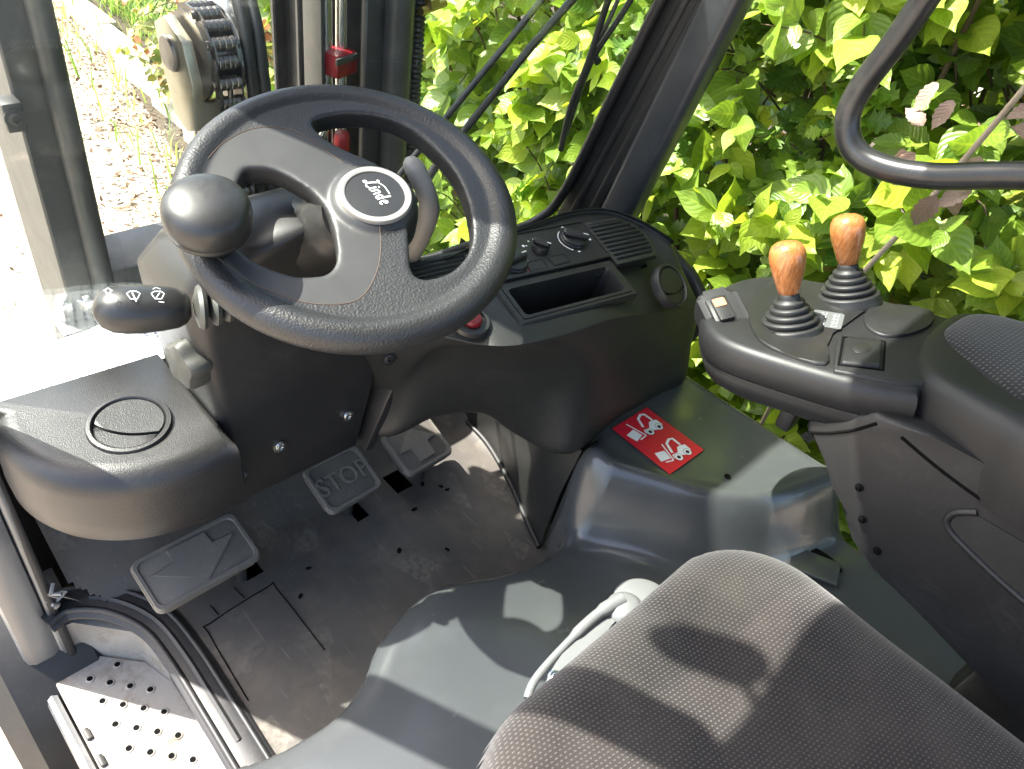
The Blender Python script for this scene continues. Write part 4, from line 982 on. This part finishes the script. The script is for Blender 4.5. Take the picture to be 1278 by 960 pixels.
def wipers():
    A = [(.4133, .7266, .8591), (.3524, .7446, .8328), (.3149, .7696, .7686), (.2517, .8143, .6513), (.2041, .8483, .5622)]
    B = [(.4003, .7367, .8319), (.3573, .7655, .7579), (.3059, .8049, .652), (.2417, .8528, .5244)]
    off = V((0, .012, 0))
    d = (V(B[0])-V(B[-1])).normalized()
    w = tube('wiper_arm', [V(B[-1])+off, V(B[2])+off, V(B[1])+off, V(B[0])+off, V(B[0])+d*.25+off], .0058, 'bar_paint', F, 8)
    tube('wiper_rod', [V(A[4])+off, V(A[3])+off, V(A[2])+off, V(A[2])+off+d*.28], .0050, 'bar_paint', w, 8)
    tube('wiper_joint', [V(B[1])+off-d*.03, V(B[1])+off+d*.02], .0062, 'bar_paint', w, 8)
    tube('wiper_joint', [V(B[2])+off-d*.012, V(B[2])+off+d*.012], .0062, 'bar_paint', w, 8)
    tube('linkage', [V(B[-1])+off+V((-.012, .0, -.03)), V(B[-1])+off+d*.05], .007, 'bar_paint', w, 8)
    C0 = V((.4813, .7863, .5791)); C1 = V((.46, .7661, .661)); C2 = V((.4526, .7435, .7434)); C3 = V((.44, .7213, .8346))
    w2 = tube('wiper_blade', spline([C0, C1, C2, C3, C3+V((-.01, -.03, .11))], 5), .0050, 'rubber', F, 8)
    D0 = V((.4852, .7734, .621)); D1 = V((.4722, .7424, .7357)); D2 = V((.4759, .7133, .8337))
    tube('blade_spine', spline([C0+V((0, -.004, .03)), D1+V((-.008, .006, 0)), D2+V((.004, 0, 0)), D2+V((.012, -.03, .11))], 5), .0046, 'bar_paint', w2, 8)
    tube('blade_bridge', spline([D1+V((-.012, .006, .02)), D2+V((-.03, .005, -.03)), D2+V((-.006, .0, .06))], 4), .0032, 'bar_paint', w2, 8)
    lathe('blade_rivet', [(.006, -.004), (.006, .004)], frame(C2+V((.012, -.005, 0)), GN), 'bar_paint', w2, 12)
wipers()

# --- mast
def mast():
    M = empty('mast', (0, 1.05, 0)); M.parent = F; M.matrix_parent_inverse = Matrix.Translation(-F.location)
    def chan(name, x0, x1, y0, y1, z0, z1, t, mat, open_to):
        s = 1 if open_to > 0 else -1; xa, xb = (x0, x1) if s > 0 else (x1, x0)
        poly = [(xa, y0), (xb, y0), (xb, y0+t), (xa+s*t, y0+t), (xa+s*t, y1-t), (xb, y1-t), (xb, y1), (xa, y1)]
        return prism(name, poly, Matrix.Translation((0, 0, z0)), z1-z0, mat, M, .003, 1)
    top = 1.52
    chan('mast_rail', -.246, -.200, 1.02, 1.16, -.45, top, .014, 'steel_dark', 1)
    chan('inner_rail', -.225, -.188, 1.17, 1.26, -.45, top, .012, 'steel_dark', 1)
    chan('mast_rail', .250, .345, 1.02, 1.16, -.45, top, .014, 'steel_dark', -1)
    chan('inner_rail', .225, .262, 1.17, 1.26, -.45, top, .012, 'steel_dark', -1)
    tube('lift_cylinder', [(-.198, 1.012, -.3), (-.198, 1.012, top)], .0145, 'steel_dark', M, 24)
    tube('lift_cylinder', [(.300, 1.005, -.3), (.300, 1.005, top)], .022, 'steel_dark', M, 24)
    tube('chrome_rod', [(.198, 1.05, .2), (.198, 1.05, top)], .010, 'chrome', M, 20)
    tube('chrome_rod', [(.226, 1.05, .2), (.226, 1.05, top)], .009, 'chrome', M, 20)
    box('rod_edge', (.184, 1.06, .9), (.006, .05, 1.2), 'steel_dark', M, .001)
    rb = box('red_bracket', (.214, 1.04, .668), (.050, .040, .036), 'red_plastic', M, .006, (0, 0, 1), (1, .3, 0))
    box('bracket_band', (.213, 1.015, .680), (.050, .004, .010), 'steel_dark', rb, .001, (0, 0, 1), (1, .3, 0))
    lathe('red_lamp', [(.012, -.018), (.014, -.015), (.014, .012), (.011, .018), (.0005, .019)], frame((.207, 1.02, .545), (0, 0, 1)), 'red_plastic', M, 28)
    tube('hose_loop', spline([(.17, 1.02, .562), (.178, 1.01, .588), (.196, 1.01, .592), (.21, 1.02, .575)], 5), .006, 'chrome', M, 10)
    # coiled cable beside the right rail
    pts = []; rr = []
    for i in range(260):
        z = .30+i*.0042; pts.append((.372+.004*math.sin(z*3), 1.05, z)); rr.append(.0125 if i % 2 else .0098)
    tube('spiral_hose', pts, rr, 'rubber', M, 14)
    lathe('hose_fitting', [(.010, -.012), (.013, -.01), (.013, .01), (.010, .012)], frame((.390, 1.04, .742), (1, .2, .1)), 'brass', M, 6)
    lathe('hose_fitting', [(.007, -.03), (.007, .03)], frame((.395, 1.04, .735), (1, .2, .1)), 'brass', M, 12)
    # centre sheave with lift chain
    cx, cy, cz, R = 0.006, 1.045, .700, .052
    sh = lathe('chain_sheave', [(.012, -.024), (R+.006, -.024), (R+.006, -.019), (R-.004, -.017), (R-.004, .017), (R+.006, .019), (R+.006, .024), (.012, .024)], frame((cx, cy, cz), (1, 0, 0)), 'chain_steel', M, 48)
    pl = [(-.050, .032), (-.016, .050), (.030, .030), (.045, -.020), (.040, -.085), (.012, -.098), (-.022, -.085), (-.040, -.020)]
    PM = Matrix(((0, 0, -1, cx-.030), (-1, 0, 0, cy), (0, 1, 0, cz), (0, 0, 0, 1)))
    br = prism('sheave_bracket', pl, PM, .016, 'zinc', M, .003, 2)
    lathe('sheave_pin', [(.024, -.004), (.024, .004), (.021, .007), (.0005, .0075)], frame((cx-.0465, cy+.004, cz+.006), (-1, 0, 0)), 'chain_steel', br, 28)
    box('bracket_web', (cx-.012, cy-.03, cz-.075), (.05, .012, .05), 'zinc', br, .002)
    # roller chain: links shared between copies
    proto = None
    def chain(path, wx):
        nonlocal proto
        ch = empty('lift_chain', (0, 0, 0)); ch.parent = M; ch.matrix_parent_inverse = Matrix.Translation((0, -1.05, 0))
        return ch
    def link_mesh(w):
        bm = bmesh.new(); p = .0225
        out = [(-p/2-.0085*math.cos(t), .0088*math.sin(t)) for t in np.linspace(-math.pi/2, math.pi/2, 6)]+[(p/2+.0085*math.cos(t), .0088*math.sin(t)) for t in np.linspace(math.pi/2, -math.pi/2, 6)]
        for x in (-w/2-.003, w/2):
            prism_bm(out[::-1], Matrix(((0, 0, 1, x), (0, 1, 0, 0), (1, 0, 0, 0), (0, 0, 0, 1))), .003, 0, 1, bm)
        pr = [(.004, -w/2-.006), (.0055, -w/2-.005), (.0055, -w/2)]
        for k in range(4): z0 = -w/2+w*k/4; pr += [(.0084, z0+.0006), (.0095, z0+.0016), (.0095, z0+w/4-.0016), (.0084, z0+w/4-.0006)]
        pr += [(.0055, w/2), (.0055, w/2+.005), (.004, w/2+.006)]
        vs, fs = lathe_geo(pr, Matrix(((0, 0, 1, 0), (1, 0, 0, 0), (0, 1, 0, p/2), (0, 0, 0, 1))), 14)
        bv = [bm.verts.new(v) for v in vs]
        for f in fs: bm.faces.new([bv[i] for i in f])
        bmesh.ops.recalc_face_normals(bm, faces=bm.faces)
        me = bpy.data.meshes.new('chain_link'); bm.to_mesh(me); bm.free(); me.materials.append(MATS['chain_steel']); return me
    wide = link_mesh(.034); thin = link_mesh(.012)
    lc = tube('lift_chain', [(cx, cy-R-.008, cz-.02), (cx, cy-R-.008, -.2)], .004, 'chain_steel', M, 8)
    path = [(cx, cy+(R+.006)*math.cos(a), cz+(R+.006)*math.sin(a)) for a in np.arange(math.radians(60), math.pi, .0225/(R+.006))]+[(cx, cy-R-.006, cz-.0225*(k+1)) for k in range(18)]
    for i in range(len(path)-1):
        a, b = V(path[i]), V(path[i+1]); o = bpy.data.objects.new('chain_link', wide if i % 2 else wide); COL.objects.link(o); o.parent = lc
        z = (b-a).normalized(); y = z.cross(V((1, 0, 0)))
        o.matrix_local = Matrix(((1 if i % 2 else .82, 0, 0, (a.x+b.x)/2), (0, y.y, z.y, (a.y+b.y)/2), (0, y.z, z.z, (a.z+b.z)/2), (0, 0, 0, 1)))
    lc2 = tube('lift_chain', [(cx-.034, cy-.03, cz-.10), (cx-.034, cy-.03, -.2)], .003, 'chain_steel', M, 8)
    for k in range(20):
        o = bpy.data.objects.new('chain_link', thin); COL.objects.link(o); o.parent = lc2
        o.matrix_local = Matrix(((1 if k % 2 else .7, 0, 0, cx-.034), (0, 1, 0, cy-.03), (0, 0, 1, cz-.115-.0225*k), (0, 0, 0, 1)))
    tube('centre_cylinder', [(cx-.004, cy-.005, -.3), (cx-.004, cy-.005, cz-.095)], .024, 'steel_dark', M, 28)
    for z in (cz-.115, cz-.145): tube('cylinder_collar', [(cx-.004, cy-.005, z), (cx-.004, cy-.005, z+.016)], .0265, 'steel_dark', M, 28)
    for dx in (0, .018): tube('hydraulic_hose', spline([(cx+.038+dx, cy-.01, cz+.10), (cx+.034+dx, cy-.045, cz+.05), (cx+.034+dx, cy-.055, cz-.01), (cx+.036+dx, cy-.055, cz-.12), (cx+.036+dx, cy-.05, -.1)], 6), .0088, 'rubber', M, 12)
    # bright guide plate bent over the hoses
    arc = [(cy+.05-.105*math.sin(a), cz-.035+.098*math.cos(a)) for a in np.linspace(.1, 1.25, 10)]
    vs = []; fs = []
    for y, z in arc:
        for x in (cx+.016, cx+.020, cx+.050, cx+.064): vs.append((x, y, z+(.004 if x in (cx+.020, cx+.050) else -.004)))
    for i in range(9):
        for k in range(3): fs.append((i*4+k, i*4+k+1, i*4+k+5, i*4+k+4))
    gpl = mk('hose_guide', vs, fs, 'chrome', M); sm = gpl.modifiers.new('s', 'SOLIDIFY'); sm.thickness = .003
    # cross members low between the rails, with the two big bolts at the left foot
    box('cross_beam', (.03, 1.06, .405), (.46, .09, .055), 'steel_dark', M, .006, (0, -.1, 1))
    box('beam_plate', (.095, 1.09, .43), (.12, .02, .12), 'pillar_paint', M, .004, (.2, -.3, 1))
    box('rail_lug', (-.256, 1.005, .675), (.022, .03, .035), 'steel_dark', M, .003)
    screw(M, (-.256, .989, .675), (0, -1, 0), .008, 'steel_dark')
    box('foot_bracket', (-.235, 1.03, .350), (.07, .07, .02), 'steel_dark', M, .004)
    for x, y in ((-.251, 1.028), (-.223, 1.020)):
        b = lathe('hex_bolt', [(.011, 0), (.011, .022), (.0135, .022), (.0135, .034), (.012, .036)], Matrix.Translation((x, y, .359)), 'chrome', M, 6, ang=20)
        lathe('bolt_nut', [(.0065, .036), (.0065, .042)], Matrix.Translation((x, y, .359)), 'chrome', b, 12)
    # added unseen plates blocking sun from dash and wheel, carriage and forks in front
    box('mast_shade_plate', (.045, 1.09, 1.49), (.60, .14, .12), 'steel_dark', M, .01)
    box('mast_shade_plate', (.045, 1.12, 1.27), (.56, .05, .20), 'steel_dark', M, .01)
    box('fork_carriage', (.045, 1.30, .02), (.80, .05, .12), 'steel_dark', M, .01)
    box('fork_carriage', (.045, 1.30, -.30), (.80, .05, .12), 'steel_dark', M, .01)
    for x in (-.28, .37):
        box('fork', (x, 1.35, -.25), (.10, .04, .66), 'steel_dark', M, .006); box('fork', (x, 1.90, -.58), (.10, 1.1, .04), 'steel_dark', M, .006)
mast()

# --- papers lying on the shelf under the windscreen
def papers():
    for i, (cx, cy, rz, w, l, lab) in enumerate(((-.245, .925, .05, .31, .115, 'white printed sheet lying on the shelf under the windscreen'),)):
        nx, ny = 30, 12; vs = []; fs = []
        for j in range(ny+1):
            for k in range(nx+1):
                x = (k/nx-.5)*w; y = (j/ny-.5)*l
                z = .3665+.006*max(0, noise.noise(V((x*14, y*14, i))))+.002*noise.noise(V((x*40, y*40, i)))
                vs.append((x*math.cos(rz)-y*math.sin(rz)+cx, x*math.sin(rz)+y*math.cos(rz)+cy, z))
        for j in range(ny):
            for k in range(nx): fs.append((j*(nx+1)+k, j*(nx+1)+k+1, (j+1)*(nx+1)+k+1, (j+1)*(nx+1)+k))
        tag(mk('paper_sheet', vs, fs, 'paper'), lab, 'paper')
papers()

# ---------------------------------------------------------------- hedge: separate shrubs, twigs and leaves
def leaf_geo(kind, tint, curl=0., fold=.25):
    """unit leaf: base at origin, tip at +y, top side +z; returns verts, faces, uvs"""
    vs = []; fs = []; uv = []
    if kind == 'dogwood':
        ts = np.linspace(0, 1, 9); w = [.0, .20, .295, .325, .31, .255, .16, .06, .0]; ser = 0
    elif kind == 'hornbeam':
        ts = np.linspace(0, 1, 12); w = [.02, .16, .225, .26, .27, .27, .255, .225, .18, .12, .055, 0]; ser = .10
    elif kind == 'bramble':
        ts = np.linspace(0, 1, 11); w = [.02, .20, .31, .36, .37, .34, .29, .22, .14, .06, 0]; ser = .12
    else:
        ts = np.linspace(0, 1, 11); w = [.02, .05, .14, .40, .20, .42, .46, .20, .30, .12, 0.]; ser = 0
    ph = tint*20
    for i, t in enumerate(ts):
        ww = w[i]*(1+ser*(1 if i % 2 else -1)*(0 < i < len(ts)-1))
        z0 = -curl*t*t+.02*math.sin(t*7+ph); ys = -.06*ser*0
        for sx in (-1, 0, 1):
            x = sx*ww; z = z0+(abs(sx)*ww*fold)+(.025*math.sin(t*9+ph+sx*2) if sx else 0)
            yo = t+(.03*abs(sx) if kind == 'hawthorn' and i in (3, 5, 6, 8) else 0)
            vs.append(V((x, yo, z))); uv.append((.5+.5*sx, t))
    for i in range(len(ts)-1):
        for k in range(2):
            a = i*3+k; fs.append((a, a+1, a+4, a+3))
    return vs, fs, uv
def set_uv_tint(me, uvs, tints):
    u = me.uv_layers.new(name='UVMap'); li = np.empty(len(me.loops), int); me.loops.foreach_get('vertex_index', li)
    u.data.foreach_set('uv', np.array(uvs)[li].astype(np.float32).ravel())
    me.attributes.new('tint', 'FLOAT', 'POINT').data.foreach_set('value', np.array(tints, np.float32))
LEAFM = {}
def leaf_mesh(kind, v, mat=None):
    key = (kind, v, mat)
    if key not in LEAFM:
        rnd = random.Random(v*31+5); t = (v+.5)/10*.9
        vs, fs, uv = leaf_geo(kind, t, rnd.uniform(-.02, .28), rnd.uniform(.04, .36))
        me = bpy.data.meshes.new('leaf'); me.from_pydata([tuple(x) for x in vs], [], fs); me.update(); set_uv_tint(me, uv, [t]*len(vs))
        me.polygons.foreach_set('use_smooth', [True]*len(fs)); me.materials.append(MATS[mat or kind+'_leaf']); LEAFM[key] = (me, vs, fs, uv, t)
    return LEAFM[key]
CI = cam.matrix_world.inverted()
def score(p, s):
    q = CI @ p
    if q.z > -.2: return 0
    u = q.x/-q.z*960; v = q.y/-q.z*960
    if abs(u) > 660 or abs(v) > 500: return 0
    return s/-q.z
def shrub(name, label, kind, yr, zr, xr, ntwig, size, nleaf=10, parts=290, seed=1, front_bias=1.7, bark='bark', mat=None, young=.25):
    rnd = random.Random(seed)
    base = V(((xr[0]+xr[1])/2, (yr[0]+yr[1])/2, GZ+.04)); E = empty(name, base); tag(E, label, 'shrub', 'shrubs of the hedge')
    leaves = []; tw = []
    def front(y, z): return xr[0]+.09*noise.noise(V((y*2.2, z*2.2, seed)))+.05*noise.noise(V((y*6, z*6, seed+9)))-(.10 if z < .0 else 0)*0
    for i in range(ntwig):
        y = rnd.uniform(*yr); z = rnd.uniform(*zr); f = front(y, z)
        e = V((f+(xr[1]-f)*rnd.random()**front_bias, y, z))
        L = rnd.uniform(.18, .34)*(1 if size > .05 else .8)
        d = V((-rnd.uniform(.3, 1.), rnd.uniform(-.7, .7), rnd.uniform(-.25, .8))).normalized()
        s = e-d*L; pts = spline([s, s.lerp(e, .5)+V((0, 0, .03)), e+V((0, 0, -.02))], 4)
        tw.append(tube_geo(pts, [.0028, .0026, .0024, .0022, .002, .0018, .0015, .0012, .001], 5))
        side = d.cross(V((0, 0, 1))).normalized()
        tone = rnd.random()
        for k in range(nleaf//2):
            t = .25+.75*(k+1)/(nleaf//2); p = s.lerp(e, t)+V((0, 0, .03*math.sin(t*math.pi)))
            last = k >= nleaf//2-1
            rot = Matrix.Rotation(rnd.uniform(-.5, .5)+k*1.57*(kind == 'dogwood')*.5, 3, d)
            for sg in (-1, 1):
                ld = (rot @ (side*sg)*rnd.uniform(.6, 1.1)+d*rnd.uniform(.3, .9)+V((-.25, 0, -rnd.uniform(.15, .75)))).normalized()
                nn = (V((-.70+rnd.gauss(0, .3), -.1+rnd.gauss(0, .38), .62+rnd.gauss(0, .28))))
                nn = (nn-ld*nn.dot(ld)).normalized()
                sc = size*rnd.uniform(.55, 1.2)*(.62 if last else 1)
                v = min(9, max(0, int(tone*6+rnd.random()*3+(young*10 if last else 0)*rnd.random())))
                leaves.append((score(p, sc)*(1.25 if e.x-f < .12 else .8), p, ld, nn, sc, v))
    # main stems
    for i in range(5):
        b = base+V((rnd.uniform(-.1, .2), rnd.uniform(-.4, .4)*(yr[1]-yr[0]), 0)); t = V((rnd.uniform(xr[0]+.08, xr[1]), rnd.uniform(*yr), rnd.uniform(zr[0]*.3+zr[1]*.7, zr[1])))
        st = spline([b, b.lerp(t, .4)+V((rnd.uniform(-.05, .1), rnd.uniform(-.1, .1), 0)), t], 6)
        tube('stem', st, [.013*(1-.8*j/(len(st)-1)) for j in range(len(st))], bark, E, 7)
    o = mk('twigs', *join_geo(tw), bark, E); o['kind'] = 'stuff'
    leaves.sort(key=lambda l: -l[0])
    for sc_, p, ld, nn, sc, v in leaves[:parts]:
        me = leaf_mesh(kind, v, mat)[0]; o = bpy.data.objects.new('leaf', me); COL.objects.link(o); o.parent = E; x = ld.cross(nn)
        o.matrix_parent_inverse = Matrix.Translation(-base)
        o.matrix_basis = Matrix(((x.x*sc, ld.x*sc, nn.x*sc, p.x), (x.y*sc, ld.y*sc, nn.y*sc, p.y), (x.z*sc, ld.z*sc, nn.z*sc, p.z), (0, 0, 0, 1)))
    VS = []; FS = []; UV = []; TT = []; nb = 0
    for sc_, p, ld, nn, sc, v in leaves[parts:]:
        me, vs, fs, uv, t = leaf_mesh(kind, v, mat); x = ld.cross(nn); R = np.array([x, ld, nn]).T*sc
        VS.append(np.array([tuple(q) for q in vs]) @ R.T+np.array(p)); FS += [tuple(i+nb for i in f) for f in fs]; nb += len(vs); UV += uv; TT += [t]*len(vs)
    me = bpy.data.meshes.new('foliage'); me.from_pydata(np.concatenate(VS).tolist(), [], FS); me.update(); set_uv_tint(me, UV, TT)
    o = link('foliage', me, mat or kind+'_leaf', E); o['kind'] = 'stuff'
    return E
shrub('dogwood_shrub', 'dogwood shrub with large smooth leaves behind the armrest and grab bar', 'dogwood', (-.45, .75), (-.5, 1.45), (.74, 1.5), 560, .088, 12, seed=11)
shrub('hornbeam_shrub', 'serrated-leaved hornbeam with some brown tips behind the grab bar at right', 'hornbeam', (-.5, .62), (-.2, 1.5), (.76, 1.5), 330, .072, 12, 250, seed=23)
shrub('hawthorn_shrub', 'small lobed-leaved hawthorn in the hedge beside the right cab pillar', 'hawthorn', (.35, 1.25), (.0, 1.5), (.84, 1.5), 380, .045, 14, 290, seed=35)
shrub('dogwood_shrub', 'bright green dogwood shrub seen through the windscreen behind the wipers', 'dogwood', (.62, 1.75), (-.55, 1.4), (.78, 1.6), 620, .080, 12, seed=47, young=.5)
shrub('dogwood_shrub', 'dogwood shrub farther along the hedge just behind the mast rail', 'dogwood', (1.6, 2.7), (-.6, 1.4), (.86, 1.7), 380, .078, 10, 200, seed=53, young=.5)
shrub('bramble_shrub', 'reddish and green bramble growing between the sheave and the mast rail', 'bramble', (2.1, 4.0), (-.62, .75), (.98, 1.8), 420, .070, 8, 220, seed=61)
shrub('hornbeam_shrub', 'far hornbeam shrub closing the hedge above the grass verge', 'hornbeam', (3.4, 6.5), (-.5, 1.2), (1.5, 2.8), 350, .09, 10, 150, seed=71)
shrub('hornbeam_shrub', 'shaded hornbeam deep in the hedge behind the other shrubs', 'hornbeam', (-.9, 3.2), (-.6, 1.6), (1.5, 2.2), 480, .11, 10, 120, seed=83, front_bias=1.)
# dry stem with dead leaves crossing the hedge at the right
def dead_branch():
    E = empty('dead_branch', (.72, .33, -.2)); tag(E, 'thin pale bare stem with a few withered pinkish leaves below the grab bar', 'branch')
    pts = spline([(.78, .36, -.25), (.735, .36, .2), (.70, .33, .45), (.70, .28, .66), (.71, .24, .86), (.74, .21, 1.05)], 7)
    tube('stem', pts, .0042, 'pale_bark', E, 8)
    rnd = random.Random(3)
    for k in range(14):
        p = V((.69+rnd.uniform(-.01, .03), .26+rnd.uniform(-.09, .09), .70+rnd.uniform(-.10, .14))); ld = V((rnd.uniform(-.5, .1), rnd.uniform(-.7, .7), rnd.uniform(-1, .2))).normalized(); nn = V((-.7, rnd.uniform(-.4, .4), .6)); nn = (nn-ld*nn.dot(ld)).normalized()
        me = leaf_mesh('hornbeam', k % 9, 'dead_leaf')[0]; sc = rnd.uniform(.035, .06); x = ld.cross(nn)
        o = bpy.data.objects.new('withered_leaf', me); COL.objects.link(o); o.parent = E; o.matrix_parent_inverse = Matrix.Translation(-E.location)
        o.matrix_basis = Matrix(((x.x*sc, ld.x*sc, nn.x*sc, p.x), (x.y*sc, ld.y*sc, nn.y*sc, p.y), (x.z*sc, ld.z*sc, nn.z*sc, p.z), (0, 0, 0, 1)))
dead_branch()
